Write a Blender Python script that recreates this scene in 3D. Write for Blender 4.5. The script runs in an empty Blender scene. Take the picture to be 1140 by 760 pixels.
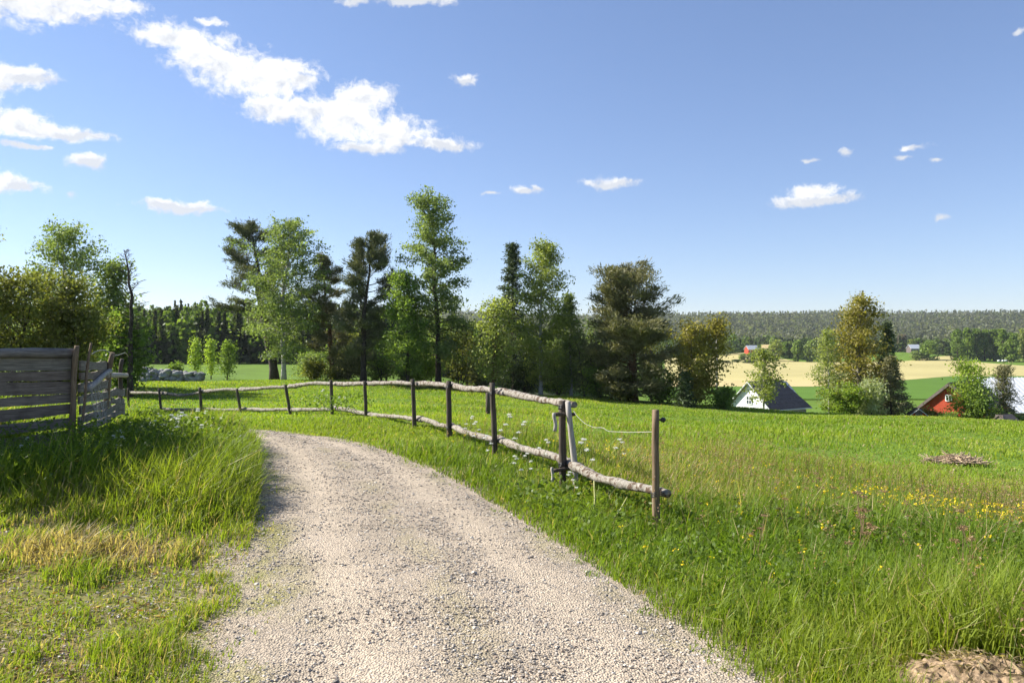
import bpy, math
import numpy as np
from math import radians, sin, cos, pi

rng = np.random.default_rng(7)
sc = bpy.context.scene
COL = sc.collection
F = 823.0            # focal length in photo pixels (1140 wide)
EYE = 1.7
def PX(px, Y): return (px-570.0)*Y/F
def PZ(py, Y): return EYE-(py-380.0)*Y/F
def P3(px, py, Y): return (PX(px, Y), Y, PZ(py, Y))

def sstep(a, b, x):
    t = np.clip((np.asarray(x, float)-a)/(b-a), 0, 1)
    return t*t*(3-2*t)
def lerp(a, b, t): return a+(b-a)*t

# ------------------------------------------------------------ lattice noise
_perm = np.random.default_rng(3).random((256, 256))
def vnoise(x, y, s=1.0, o=0):
    x = np.asarray(x, float)/s+o*17.3+400; y = np.asarray(y, float)/s+o*9.7+400
    xi = np.floor(x).astype(int); yi = np.floor(y).astype(int)
    fx = x-xi; fy = y-yi
    fx = fx*fx*(3-2*fx); fy = fy*fy*(3-2*fy)
    g = lambda i, j: _perm[i % 256, j % 256]
    return (g(xi, yi)*(1-fx)+g(xi+1, yi)*fx)*(1-fy)+(g(xi, yi+1)*(1-fx)+g(xi+1, yi+1)*fx)*fy
def fbm(x, y, s=1.0, o=0, n=3):
    t = 0; a = 1; w = 0
    for k in range(n):
        t = t+a*vnoise(x, y, s/2**k, o+k*3); w += a; a *= .5
    return t/w

# ------------------------------------------------------------ road outline
ROAD_L = np.array([(-1.35,-14),(-1.3,-6),(-1.3,0),(-1.38,3.2),(-1.5,4.0),(-1.66,4.6),(-1.9,5.3),(-2.22,6.36),(-2.62,7.77),(-3.13,9.3),(-3.75,11.0),(-4.55,12.6),(-6.0,14.0),(-8.5,15.4),(-12,16.6),(-20,18.2),(-40,20)])
ROAD_R = np.array([(1.75,-14),(1.7,-6),(1.6,0),(1.40,2.5),(1.21,3.68),(1.02,4.21),(.74,5.09),(.38,6.2),(-.09,7.56),(-.64,8.74),(-1.42,10.5),(-2.3,12.0),(-3.45,13.7),(-4.9,15.3),(-6.6,16.9),(-9.5,18.7),(-14,20.5),(-22,22.4),(-40,24)])
def resample(P, n):
    P = np.asarray(P, float)
    d = np.r_[0, np.cumsum(np.linalg.norm(np.diff(P, axis=0), axis=1))]
    # Catmull-like smoothing through dense linear + box filter
    t = np.linspace(0, d[-1], 2000)
    Q = np.stack([np.interp(t, d, P[:, k]) for k in range(P.shape[1])], 1)
    k = 41
    pad = np.r_[np.repeat(Q[:1], k//2, 0), Q, np.repeat(Q[-1:], k//2, 0)]
    Q = np.stack([np.convolve(pad[:, j], np.ones(k)/k, 'valid') for j in range(P.shape[1])], 1)
    i = np.linspace(0, len(Q)-1, n)
    return np.stack([np.interp(i, np.arange(len(Q)), Q[:, j]) for j in range(P.shape[1])], 1)
RL = resample(ROAD_L, 150); RR = resample(ROAD_R, 150)
POLY = np.r_[RL, RR[::-1]]
def seg_dist(x, y, A):
    out = np.full(x.shape, 1e9)
    for i in range(len(A)-1):
        ax, ay = A[i]; bx, by = A[i+1]
        dx, dy = bx-ax, by-ay
        L = dx*dx+dy*dy+1e-12
        t = np.clip(((x-ax)*dx+(y-ay)*dy)/L, 0, 1)
        out = np.minimum(out, (x-ax-t*dx)**2+(y-ay-t*dy)**2)
    return np.sqrt(out)
def inside(x, y, P):
    r = np.zeros(x.shape, bool); n = len(P)
    for i in range(n):
        x1, y1 = P[i]; x2, y2 = P[(i+1) % n]
        if y1 == y2: continue
        c = ((y1 > y) != (y2 > y)) & (x < (x2-x1)*(y-y1)/(y2-y1)+x1)
        r ^= c
    return r
RLs = resample(ROAD_L, 60); RRs = resample(ROAD_R, 60)
def road_sd(x, y):
    """distance to the road (negative on it) and True where the nearer edge is the left one"""
    x = np.asarray(x, float); y = np.asarray(y, float)
    dl = seg_dist(x, y, RLs); dr = seg_dist(x, y, RRs)
    d = np.minimum(dl, dr)
    return np.where(inside(x, y, POLY), -d, d), dl < dr

# ------------------------------------------------------------ terrain
ctl = []
def cp(x, y, z): ctl.append((x, y, z))
def cpx(px, py, Y, dz=0.0): cp(PX(px, Y), Y, PZ(py, Y)+dz)
for X, Y in [(-1.5,-12),(1.5,-12),(-12,-12),(14,-12),(0,-3),(-8,-3),(9,-3),(0,3),(-1.7,4),(1.3,4),(-1.2,7.5),(-2.2,10),(-3.2,12)]: cp(X, Y, 0)
cp(-4,4,.02); cp(-5,6.3,.08); cp(-8,5,.15)
cp(-4.5,14.2,-.1); cp(-6.2,15.6,-.22); cp(-10,17.2,-.4); cp(-20,20.5,-.8)
cp(-6.2,9.0,.33); cp(-5.4,9.6,.33); cp(-6.2,12.2,.36); cp(-4.9,11.6,.16); cp(-7.5,13.2,.25); cp(-10,11,.4); cp(-14,12,.5)
FENCE = [(730,6.73,-.05),(626,8.5,-.05),(550,11.2,-.05),(500,13.8,-.1),(461,16.0,-.15),(407,19.0,-.33),(370,21.5,-.44),(322,24.0,-.66),(267,26.5,-.9),(224,28.5,-1.07),(178,31.0,-1.24),(143,33.5,-1.3)]
for px, Y, z in FENCE: cp(PX(px, Y), Y, z)
cpx(330,425,60); cpx(180,428,50); cpx(180,425,66); cpx(60,426,60); cpx(215,416,110); cpx(215,405,165); cpx(40,415,120)
cpx(420,425,62); cpx(490,427,68); cpx(555,438,62); cpx(600,440,62); cpx(700,446,58); cpx(770,452,55)
cpx(830,459.5,50); cpx(950,465,45); cpx(1140,474,38); cpx(1300,480,34)
cpx(1065,516,22); cpx(1140,600,8,-.2); cpx(900,560,9,-.2); cpx(950,640,5.5,-.1); cpx(700,500,14,-.1); cpx(700,475,25); cpx(700,459,40)
cpx(1300,640,5); cp(12,8,-.9); cp(16,2,-.7)
cp(27,80,-6.4); cp(39,108,-10.6); cp(56,95,-10.3); cp(70,95,-11); cp(36,75,-6.5); cp(46,72,-6.8); cp(0,105,-6); cp(-30,115,-4); cp(-70,120,-3.2); cp(-110,90,-1.5); cp(100,80,-10); cp(110,130,-14)
cp(-60,40,-1); cp(60,30,-4); cp(-50,-20,.5); cp(50,-20,-2.5); cp(0,160,-10); cp(60,170,-14)
ctl = np.array(ctl)
_S = 30.0
def _U(r2): return np.where(r2 > 1e-12, .5*r2*np.log(np.maximum(r2, 1e-12)), 0)
_cx = ctl[:, 0]/_S; _cy = ctl[:, 1]/_S; n_ = len(ctl)
K = _U((_cx[:, None]-_cx)**2+(_cy[:, None]-_cy)**2)+np.eye(n_)*2e-3
Pm = np.stack([np.ones(n_), _cx, _cy], 1)
A = np.block([[K, Pm], [Pm.T, np.zeros((3, 3))]])
_w = np.linalg.solve(A, np.r_[ctl[:, 2], 0, 0, 0])
def tps(x, y):
    x = np.asarray(x, float); sh = x.shape
    xs = x.ravel()/_S; ys = np.asarray(y, float).ravel()/_S
    out = np.empty(xs.shape)
    for i in range(0, len(xs), 100000):
        a = xs[i:i+100000]; b = ys[i:i+100000]
        out[i:i+100000] = _U((a[:, None]-_cx)**2+(b[:, None]-_cy)**2)@_w[:n_]+_w[n_]+_w[n_+1]*a+_w[n_+2]*b
    return out.reshape(sh)
def zfar(x, y):
    a = 570+F*x/np.maximum(y, 1)
    a = np.clip(np.where(y < 30, np.where(x > 0, 1300, -200), a), -400, 2000)
    base = lerp(-4.0, -14.5, sstep(350, 740, a))
    hill = 11*sstep(185, 430, y)*(1-sstep(400, 640, a))*(1-sstep(470, 800, y))
    far = (71+26*fbm(x, y, 420, 5)+9*sstep(900, 1250, a)-5*sstep(820, 760, a))*sstep(900, 2250, y)
    far = far*(1-.5*sstep(2500, 4200, y))
    knoll = 6.5*np.exp(-((x-218)/38)**2-((y-655)/55)**2)+6.5*np.exp(-((x-352)/45)**2-((y-668)/55)**2)
    return base+hill+far+knoll
def ground(x, y, bumps=True):
    x = np.asarray(x, float); y = np.asarray(y, float)
    r = np.hypot(x, y)
    w = 1-sstep(100, 190, r)
    m = w > 0
    z = zfar(x, y)
    if np.any(m):
        zn = np.array(z)
        zn[m] = np.clip(tps(x[m], y[m]), -16, 5)
        z = z*(1-w)+zn*w
    if bumps:
        z = z+(fbm(x, y, 7, 2)-.5)*.3*sstep(9, 22, r)*(1-sstep(120, 200, r))+(fbm(x, y, 1.6, 4, 2)-.5)*.07*sstep(2, 6, r)*(1-sstep(60, 90, r))
    return z
def gz(x, y): return float(ground(np.array([x]), np.array([y]))[0])

# ------------------------------------------------------------ mesh helpers
def new_mesh(name, V, faces, col=None, smooth=False, mat=None):
    """faces: list of (n,k) int arrays; col: per-vertex RGB"""
    V = np.asarray(V, np.float32)
    me = bpy.data.meshes.new(name)
    faces = [np.asarray(f, np.int32) for f in faces if len(f)]
    tot = np.concatenate([np.full(len(f), f.shape[1], np.int32) for f in faces])
    loops = np.concatenate([f.ravel() for f in faces])
    start = np.r_[0, np.cumsum(tot)[:-1]].astype(np.int32)
    me.vertices.add(len(V)); me.vertices.foreach_set('co', V.ravel())
    me.loops.add(len(loops)); me.loops.foreach_set('vertex_index', loops)
    me.polygons.add(len(tot)); me.polygons.foreach_set('loop_start', start); me.polygons.foreach_set('loop_total', tot)
    if smooth: me.polygons.foreach_set('use_smooth', np.ones(len(tot), bool))
    else: me.polygons.foreach_set('use_smooth', np.zeros(len(tot), bool))
    if col is not None:
        at = me.color_attributes.new('Col', 'FLOAT_COLOR', 'POINT')
        c = np.ones((len(V), 4), np.float32); c[:, :3] = np.clip(col, 0, 1)
        at.data.foreach_set('color', c.ravel())
    me.update(calc_edges=True)
    if mat is not None: me.materials.append(mat)
    return me
class MB:
    def __init__(s): s.V = []; s.Q = []; s.T = []; s.C = []; s.n = 0
    def add(s, V, Q=None, T=None, col=(1, 1, 1)):
        V = np.asarray(V, float)
        s.V.append(V)
        if Q is not None and len(Q): s.Q.append(np.asarray(Q, int)+s.n)
        if T is not None and len(T): s.T.append(np.asarray(T, int)+s.n)
        c = np.asarray(col, float)
        s.C.append(np.broadcast_to(c, (len(V), 3)) if c.ndim == 1 else c)
        s.n += len(V)
    def mesh(s, name, mat=None, smooth=False):
        fs = []
        if s.Q: fs.append(np.concatenate(s.Q))
        if s.T: fs.append(np.concatenate(s.T))
        return new_mesh(name, np.concatenate(s.V), fs, np.concatenate(s.C), smooth, mat)
    def build(s, name, mat=None, parent=None, smooth=False):
        return link(name, s.mesh(name, mat, smooth), parent)
    def tube(s, P, R, sides=6, col=(1, 1, 1), cap=True, jit=0.0):
        P = np.asarray(P, float); n = len(P)
        R = np.broadcast_to(np.asarray(R, float), (n,))
        T = np.gradient(P, axis=0) if n > 2 else np.repeat((P[1]-P[0])[None], n, 0)
        T /= np.linalg.norm(T, axis=1)[:, None]+1e-9
        up = np.array([0, 0, 1.]) if abs(T[0, 2]) < .8 else np.array([1., 0, 0])
        S = np.cross(T, up); S /= np.linalg.norm(S, axis=1)[:, None]+1e-9
        U = np.cross(S, T)
        a = np.arange(sides)*2*pi/sides
        rr = R[:, None]*(1+(rng.random((n, sides))-.5)*jit)
        V = P[:, None]+(S[:, None]*np.cos(a)[None, :, None]+U[:, None]*np.sin(a)[None, :, None])*rr[..., None]
        V = V.reshape(-1, 3)
        i = np.arange(n-1)[:, None]*sides; j = np.arange(sides)[None]
        k = (j+1) % sides
        Q = np.stack([i+j, i+k, i+sides+k, i+sides+j], -1).reshape(-1, 4)
        Tr = None
        if cap:
            V = np.r_[V, P[:1], P[-1:]]
            c0 = n*sides; c1 = c0+1; e = (n-1)*sides
            Tr = np.r_[np.stack([np.full(sides, c0), k[0], j[0]], 1), np.stack([np.full(sides, c1), e+j[0], e+k[0]], 1)]
        s.add(V, Q, Tr, col)
    def box(s, c, size, R=None, col=(1, 1, 1), jit=0.0):
        v = np.array([(x, y, z) for z in (-.5, .5) for y in (-.5, .5) for x in (-.5, .5)])*np.asarray(size)
        if jit: v = v+(rng.random(v.shape)-.5)*jit
        if R is not None: v = v@np.asarray(R).T
        s.add(v+np.asarray(c), [(0, 2, 3, 1), (4, 5, 7, 6), (0, 1, 5, 4), (2, 6, 7, 3), (0, 4, 6, 2), (1, 3, 7, 5)], None, col)
def link(name, me, parent=None):
    o = bpy.data.objects.new(name, me); COL.objects.link(o)
    if parent is not None: o.parent = parent
    return o
def tag(o, label=None, cat=None, group=None, kind=None):
    if label: o['label'] = label
    if cat: o['category'] = cat
    if group: o['group'] = group
    if kind: o['kind'] = kind
    return o
def empty(name, loc, label, cat, group=None, rz=0):
    o = bpy.data.objects.new(name, None); COL.objects.link(o)
    o.location = loc; o.rotation_euler = (0, 0, rz); o.empty_display_size = .2
    return tag(o, label, cat, group)
KIDS = {}
def part(name, me, parent):
    o = link(name, me, parent); KIDS.setdefault(parent.name, []).append(o); return o
def copy_thing(src, loc, rz=0, s=1.0, label=None, group=None):
    r = src.copy(); COL.objects.link(r); r.location = loc; r.rotation_euler = (0, 0, rz); r.scale = (s, s, s)
    if label: r['label'] = label
    if group: r['group'] = group
    for ch in KIDS.get(src.name, []):
        c = ch.copy(); COL.objects.link(c); c.parent = r
    return r

# ------------------------------------------------------------ materials
def nodes_of(name):
    m = bpy.data.materials.new(name); m.use_nodes = True
    nt = m.node_tree; nt.nodes.clear()
    return m, nt
def N(nt, t, **kw):
    n = nt.nodes.new(t)
    for k, v in kw.items():
        if k in ('inp',):
            for a, b in v.items(): n.inputs[a].default_value = b
        else: setattr(n, k, v)
    return n
def L(nt, a, b): nt.links.new(a, b)
def mixcol(nt, fac, a, b, mode='MIX'):
    n = N(nt, 'ShaderNodeMix', data_type='RGBA', blend_type=mode)
    for sock, v in ((n.inputs[0], fac), (n.inputs[6], a), (n.inputs[7], b)):
        if hasattr(v, 'links') or hasattr(v, 'is_linked'): nt.links.new(v, sock)
        elif isinstance(v, (int, float)): sock.default_value = v
        else: sock.default_value = (*v, 1)
    return n.outputs[2]
def ramp(nt, fac, stops):
    n = N(nt, 'ShaderNodeValToRGB')
    el = n.color_ramp.elements
    while len(el) > 1: el.remove(el[-1])
    el[0].position = stops[0][0]; el[0].color = (*stops[0][1], 1)
    for p, c in stops[1:]:
        e = el.new(p); e.color = (*c, 1)
    L(nt, fac, n.inputs[0]); return n.outputs[0]
def noise(nt, scale, detail=4, rough=.6, vec=None, coord='Object', dist=0):
    if vec is None:
        vec = N(nt, 'ShaderNodeTexCoord').outputs[coord]
    n = N(nt, 'ShaderNodeTexNoise', inp={'Scale': scale, 'Detail': detail, 'Roughness': rough, 'Distortion': dist})
    L(nt, vec, n.inputs['Vector']); return n.outputs['Fac']
def mapping(nt, scale, coord='Object'):
    t = N(nt, 'ShaderNodeTexCoord'); m = N(nt, 'ShaderNodeMapping', inp={'Scale': scale})
    L(nt, t.outputs[coord], m.inputs[0]); return m.outputs[0]
def finish(nt, color, rough=.8, spec=.3, bump=None, bstr=.3, bdist=.02, metal=0):
    p = N(nt, 'ShaderNodeBsdfPrincipled', inp={'Roughness': rough, 'Specular IOR Level': spec, 'Metallic': metal})
    if isinstance(color, tuple): p.inputs['Base Color'].default_value = (*color, 1)
    else: L(nt, color, p.inputs['Base Color'])
    if bump is not None:
        b = N(nt, 'ShaderNodeBump', inp={'Strength': bstr, 'Distance': bdist}); L(nt, bump, b.inputs['Height']); L(nt, b.outputs[0], p.inputs['Normal'])
    o = N(nt, 'ShaderNodeOutputMaterial'); L(nt, p.outputs[0], o.inputs[0]); return p
def leaf_mat(name, trans=.4, tint=(1.25, 1.3, .55), rough=.55, spec=.25):
    m, nt = nodes_of(name)
    a = N(nt, 'ShaderNodeAttribute', attribute_name='Col')
    p = N(nt, 'ShaderNodeBsdfPrincipled', inp={'Roughness': rough, 'Specular IOR Level': spec})
    t = N(nt, 'ShaderNodeBsdfTranslucent')
    L(nt, a.outputs['Color'], p.inputs['Base Color'])
    L(nt, mixcol(nt, 1.0, a.outputs['Color'], tint, 'MULTIPLY'), t.inputs[0])
    x = N(nt, 'ShaderNodeMixShader', inp={0: trans}); L(nt, p.outputs[0], x.inputs[1]); L(nt, t.outputs[0], x.inputs[2])
    o = N(nt, 'ShaderNodeOutputMaterial'); L(nt, x.outputs[0], o.inputs[0]); return m
M = {}
M['grass'] = leaf_mat('grass_blades', .48, (1.25, 1.3, .5), .5, .25)
M['leaf'] = leaf_mat('tree_leaves', .48)
M['needle'] = leaf_mat('needles', .22, (1.1, 1.1, .6), .6, .2)
M['petal'] = leaf_mat('petals', .3, (1, 1, 1))
def bark(name, stops, sc_=(3, 3, 1), scale=4, bstr=.5):
    m, nt = nodes_of(name); n = noise(nt, scale, 6, .7, mapping(nt, sc_))
    finish(nt, ramp(nt, n, stops), .9, .15, n, bstr, .03); return m
M['bark_dark'] = bark('dark_bark', [(.3, (.025, .02, .016)), (.55, (.07, .055, .045)), (.75, (.13, .11, .09))])
M['bark_pine'] = bark('pine_bark', [(.3, (.05, .03, .02)), (.5, (.14, .075, .04)), (.75, (.26, .13, .06))])
M['bark_birch'] = bark('birch_bark', [(.36, (.03, .026, .022)), (.44, (.34, .32, .29)), (.8, (.5, .48, .44))], (1.2, 1.2, 4), 2.2, .2)
M['bark_grey'] = bark('grey_bark', [(.3, (.08, .07, .06)), (.55, (.2, .18, .15)), (.75, (.3, .27, .23))])
# pale barked logs: light weathered wood with brown flakes of bark left on
def log_mat():
    m, nt = nodes_of('flaking_log')
    v = mapping(nt, (1, 1, 1)); n1 = noise(nt, 14, 5, .65, v); n2 = noise(nt, 45, 4, .6, v); n3 = noise(nt, 2.2, 3, .6, v)
    c = ramp(nt, n2, [(.3, (.13, .11, .09)), (.52, (.26, .235, .195)), (.75, (.39, .355, .305))])
    c = mixcol(nt, ramp(nt, n1, [(.50, (0, 0, 0)), (.58, (1, 1, 1))]), c, (.085, .055, .035))
    c = mixcol(nt, ramp(nt, n3, [(.5, (0, 0, 0)), (.7, (.5, .5, .5))]), c, (.3, .27, .22))
    finish(nt, c, .85, .2, n1, .6, .02); return m
M['log'] = log_mat()
def board_mat(name, a, b, c):
    m, nt = nodes_of(name)
    at = N(nt, 'ShaderNodeAttribute', attribute_name='Col')
    v = mapping(nt, (1.2, 1.2, 26)); n1 = noise(nt, 3, 6, .7, v); n2 = noise(nt, 4, 4, .6)
    col = ramp(nt, n1, [(.28, a), (.5, b), (.72, c)])
    col = mixcol(nt, ramp(nt, n2, [(.5, (0, 0, 0)), (.72, (.55, .55, .55))]), col, a)
    col = mixcol(nt, 1.0, col, at.outputs['Color'], 'MULTIPLY')
    finish(nt, col, .85, .25, n1, .5, .01); return m
M['board'] = board_mat('weathered_boards', (.055, .047, .04), (.205, .18, .155), (.34, .305, .27))
def post_mat(name, a, b, c):
    m, nt = nodes_of(name); v = mapping(nt, (22, 22, 1.6)); n1 = noise(nt, 2.5, 6, .7, v)
    finish(nt, ramp(nt, n1, [(.3, a), (.52, b), (.75, c)]), .85, .2, n1, .5, .01); return m
M['post_dark'] = post_mat('dark_post', (.03, .024, .018), (.085, .068, .052), (.16, .13, .10))
M['post_brown'] = post_mat('brown_post', (.09, .06, .035), (.2, .14, .085), (.31, .23, .15))
M['post_pale'] = post_mat('pale_pole', (.18, .16, .14), (.36, .33, .29), (.52, .49, .45))
def plain(name, col, rough=.6, spec=.3, var=.25, scale=6, metal=0):
    m, nt = nodes_of(name); n = noise(nt, scale, 5, .6)
    k = 1-var
    c = ramp(nt, n, [(.3, tuple(x*k for x in col)), (.7, tuple(min(1, x*(1+var*.5)) for x in col))])
    finish(nt, c, rough, spec, metal=metal); return m
M['black'] = plain('black_plastic', (.015, .015, .016), .4, .5)
M['wire'] = plain('pale_wire', (.45, .43, .38), .6)
M['white_wall'] = plain('white_board_wall', (.78, .77, .74), .7, .2, .08, 2)
M['grey_wall'] = plain('grey_wall', (.3, .29, .31), .8)
M['dark_roof'] = plain('dark_tiles', (.15, .12, .11), .75, .15, .3, 3)
M['red_wall'] = plain('red_board_wall', (.38, .06, .028), .8, .2, .2, 2)
M['metal_roof'] = plain('metal_sheet_roof', (.55, .57, .6), .5, .4, .12, 1)
M['brick'] = plain('chimney_brick', (.08, .07, .065), .9)
M['glass'] = plain('window_glass', (.06, .08, .1), .15, .5)
M['white_trim'] = plain('white_trim', (.75, .75, .72), .6)
M['yellow_wall'] = plain('yellow_wall', (.55, .42, .2), .8)
M['stone'] = bark('field_stone', [(.3, (.12, .12, .115)), (.5, (.27, .265, .255)), (.72, (.42, .41, .4))], (1, 1, 1), 2.5, .6)
def attr_mat(name, rough=.9, spec=.2, nscale=0, amt=.3, bump=0):
    m, nt = nodes_of(name); a = N(nt, 'ShaderNodeAttribute', attribute_name='Col')
    c = a.outputs['Color']; n = None
    if nscale:
        n = noise(nt, nscale, 6, .65)
        c = mixcol(nt, 1.0, c, ramp(nt, n, [(.25, (1-amt,)*3), (.75, (1+amt*.6,)*3)]), 'MULTIPLY')
    finish(nt, c, rough, spec, n if bump else None, bump, .04); return m
M['pebble'] = attr_mat('pebbles', .85, .3)
M['ground'] = attr_mat('ground_soil', .95, .1, 3.0, .45, .5)
M['field'] = attr_mat('field_soil', .95, .1, .12, .12)

# ------------------------------------------------------------ ground sheet
def build_ground():
    th = np.concatenate([np.linspace(-pi, -.95, 40)[:-1], np.linspace(-.95, .95, 620), np.linspace(.95, pi, 40)[1:-1]])
    r = np.concatenate([[.35], np.geomspace(.6, 9000, 420)])
    T, R = np.meshgrid(th, r)
    X = R*np.sin(T); Y = R*np.cos(T)
    Z = ground(X.ravel(), Y.ravel()).reshape(X.shape)
    near = R < 60
    sd = np.full(X.shape, 99.); lf = np.zeros(X.shape, bool)
    sd[near], lf[near] = road_sd(X[near], Y[near])
    Z = Z-.07*(1-sstep(-.16, .02, sd))
    n, m = X.shape
    V = np.stack([X, Y, Z], -1).reshape(-1, 3)
    i = np.arange(n-1)[:, None]*m; j = np.arange(m)[None]; k = (j+1) % m
    Q = np.stack([i+j, i+k, i+m+k, i+m+j], -1).reshape(-1, 4)
    V = np.r_[V, [[0, 0, float(Z[0].mean())]]]
    T3 = np.stack([np.full(m, n*m), k[0], j[0]], 1)
    # base colour: soil and thatch near, meadow green, forest floor on the hills
    x = V[:, 0]; y = V[:, 1]; rr = np.hypot(x, y)
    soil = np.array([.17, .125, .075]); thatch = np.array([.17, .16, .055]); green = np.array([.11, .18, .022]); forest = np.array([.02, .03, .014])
    a = sstep(.35, .65, fbm(x, y, 1.1, 8))[:, None]
    c = soil*(1-a)+thatch*a
    g = (sstep(7, 20, rr))[:, None]
    c = c*(1-g)+green*(.75+.5*fbm(x, y, 5, 6)[:, None])*g
    sdv = np.r_[sd.ravel(), -1]; mz = sstep(.42, .58, fbm(x, y, .35, 15))[:, None]
    sh = ((1-sstep(.0, .55, sdv+(fbm(x, y, .5, 9)-.5)*.5)))[:, None]
    c = c*(1-sh)+(np.array([.34, .29, .22])*(1-mz)+np.array([.22, .20, .075])*mz)*sh
    px = 570+F*x/np.maximum(y, 1)
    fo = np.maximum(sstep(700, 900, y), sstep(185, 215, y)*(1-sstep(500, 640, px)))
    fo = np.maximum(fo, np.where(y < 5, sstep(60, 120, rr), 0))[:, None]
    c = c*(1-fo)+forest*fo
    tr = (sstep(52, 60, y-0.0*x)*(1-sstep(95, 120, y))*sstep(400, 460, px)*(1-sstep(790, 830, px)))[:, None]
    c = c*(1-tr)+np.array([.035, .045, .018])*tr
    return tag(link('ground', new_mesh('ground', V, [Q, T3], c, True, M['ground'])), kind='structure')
build_ground()

def build_road():
    L_ = resample(RL, 420); R_ = resample(RR, 420)
    # finer where the camera stands: resample by distance
    nw = 36
    u = np.concatenate([np.linspace(-.15, -.02, 6), np.linspace(0, 1, 30), np.linspace(1.03, 1.12, 4)]); nw = len(u)
    C = L_[:, None]*(1-u)[None, :, None]+R_[:, None]*u[None, :, None]
    X = C[..., 0]; Y = C[..., 1]
    Z = ground(X.ravel(), Y.ravel(), True).reshape(X.shape)
    tracks = np.exp(-((u-.26)/.1)**2)+np.exp(-((u-.76)/.1)**2)
    uc = np.clip(u, 0, 1); prof = .035*(1-(2*uc-1)**2)-.012*tracks+.014
    edge = np.where((u == u[0]) | (u == u[-1]), -.08, 0)
    Z = Z+(prof+edge)[None]+(fbm(X, Y, .35, 3)-.5)*.018
    n = len(L_)
    V = np.stack([X, Y, Z], -1).reshape(-1, 3)
    i = np.arange(n-1)[:, None]*nw; j = np.arange(nw-1)[None]
    Q = np.stack([i+j, i+j+1, i+nw+j+1, i+nw+j], -1).reshape(-1, 4)
    m, nt = nodes_of('gravel_road')
    a = N(nt, 'ShaderNodeAttribute', attribute_name='Col')
    n1 = noise(nt, 120, 3, .6); n2 = noise(nt, 2.2, 5, .65); vt = N(nt, 'ShaderNodeTexVoronoi', inp={'Scale': 75})
    tc = N(nt, 'ShaderNodeTexCoord'); L(nt, tc.outputs['Object'], vt.inputs['Vector'])
    c = mixcol(nt, 1.0, a.outputs['Color'], ramp(nt, n1, [(.28, (.6, .58, .56)), (.5, (1, 1, 1)), (.75, (1.25, 1.22, 1.2))]), 'MULTIPLY')
    c = mixcol(nt, 1.0, c, ramp(nt, n2, [(.3, (.85, .84, .82)), (.7, (1.12, 1.1, 1.08))]), 'MULTIPLY')
    bw = N(nt, 'ShaderNodeSeparateColor'); L(nt, vt.outputs['Color'], bw.inputs[0])
    c = mixcol(nt, 1.0, c, ramp(nt, bw.outputs[0], [(0, (.5, .5, .52)), (.15, (.85, .85, .85)), (.6, (1, 1, 1)), (1, (1.3, 1.28, 1.25))]), 'MULTIPLY')
    finish(nt, c, .95, .15, vt.outputs['Distance'], .9, .012)
    U = np.broadcast_to(u[None], X.shape).ravel(); xf = X.ravel(); yf = Y.ravel()
    base = np.array([.375, .315, .245]); pale = np.array([.47, .395, .305]); moss = np.array([.24, .225, .085])
    t = np.clip(np.broadcast_to(tracks[None], X.shape).ravel()*(.4+.8*fbm(xf, yf, .9, 12)), 0, 1)[:, None]
    col = base*(1-t)+pale*t
    mm = (np.exp(-((U-.06)/.10)**2)*.9+np.exp(-((U-.53)/.06)**2)*.32+np.exp(-((U-.95)/.05)**2)*.4)*sstep(.45, .65, fbm(xf, yf, .45, 14))
    mm = np.clip(mm, 0, 1)[:, None]
    col = col*(1-mm)+moss*mm
    so = (sstep(.03, -.22, U)+sstep(1.0, 1.1, U))*(.35+.9*fbm(xf, yf, .4, 16)); so = np.clip(so, 0, 1)[:, None]
    so2 = sstep(.42, .6, fbm(xf, yf, .22, 17))[:, None]
    col = col*(1-so)+(np.array([.21, .165, .10])*(1-so2)+np.array([.19, .185, .065])*so2)*so
    tag(link('gravel_road', new_mesh('gravel_road', V, [Q], col, True, m)), kind='structure')
    return L_, R_
build_road()
def road_z(x, y):
    dl = seg_dist(x, y, RLs); dr = seg_dist(x, y, RRs); u = dl/(dl+dr+1e-6)
    return ground(x, y)+.014+.035*(1-(2*u-1)**2)-.012*(np.exp(-((u-.26)/.1)**2)+np.exp(-((u-.76)/.1)**2))

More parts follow.
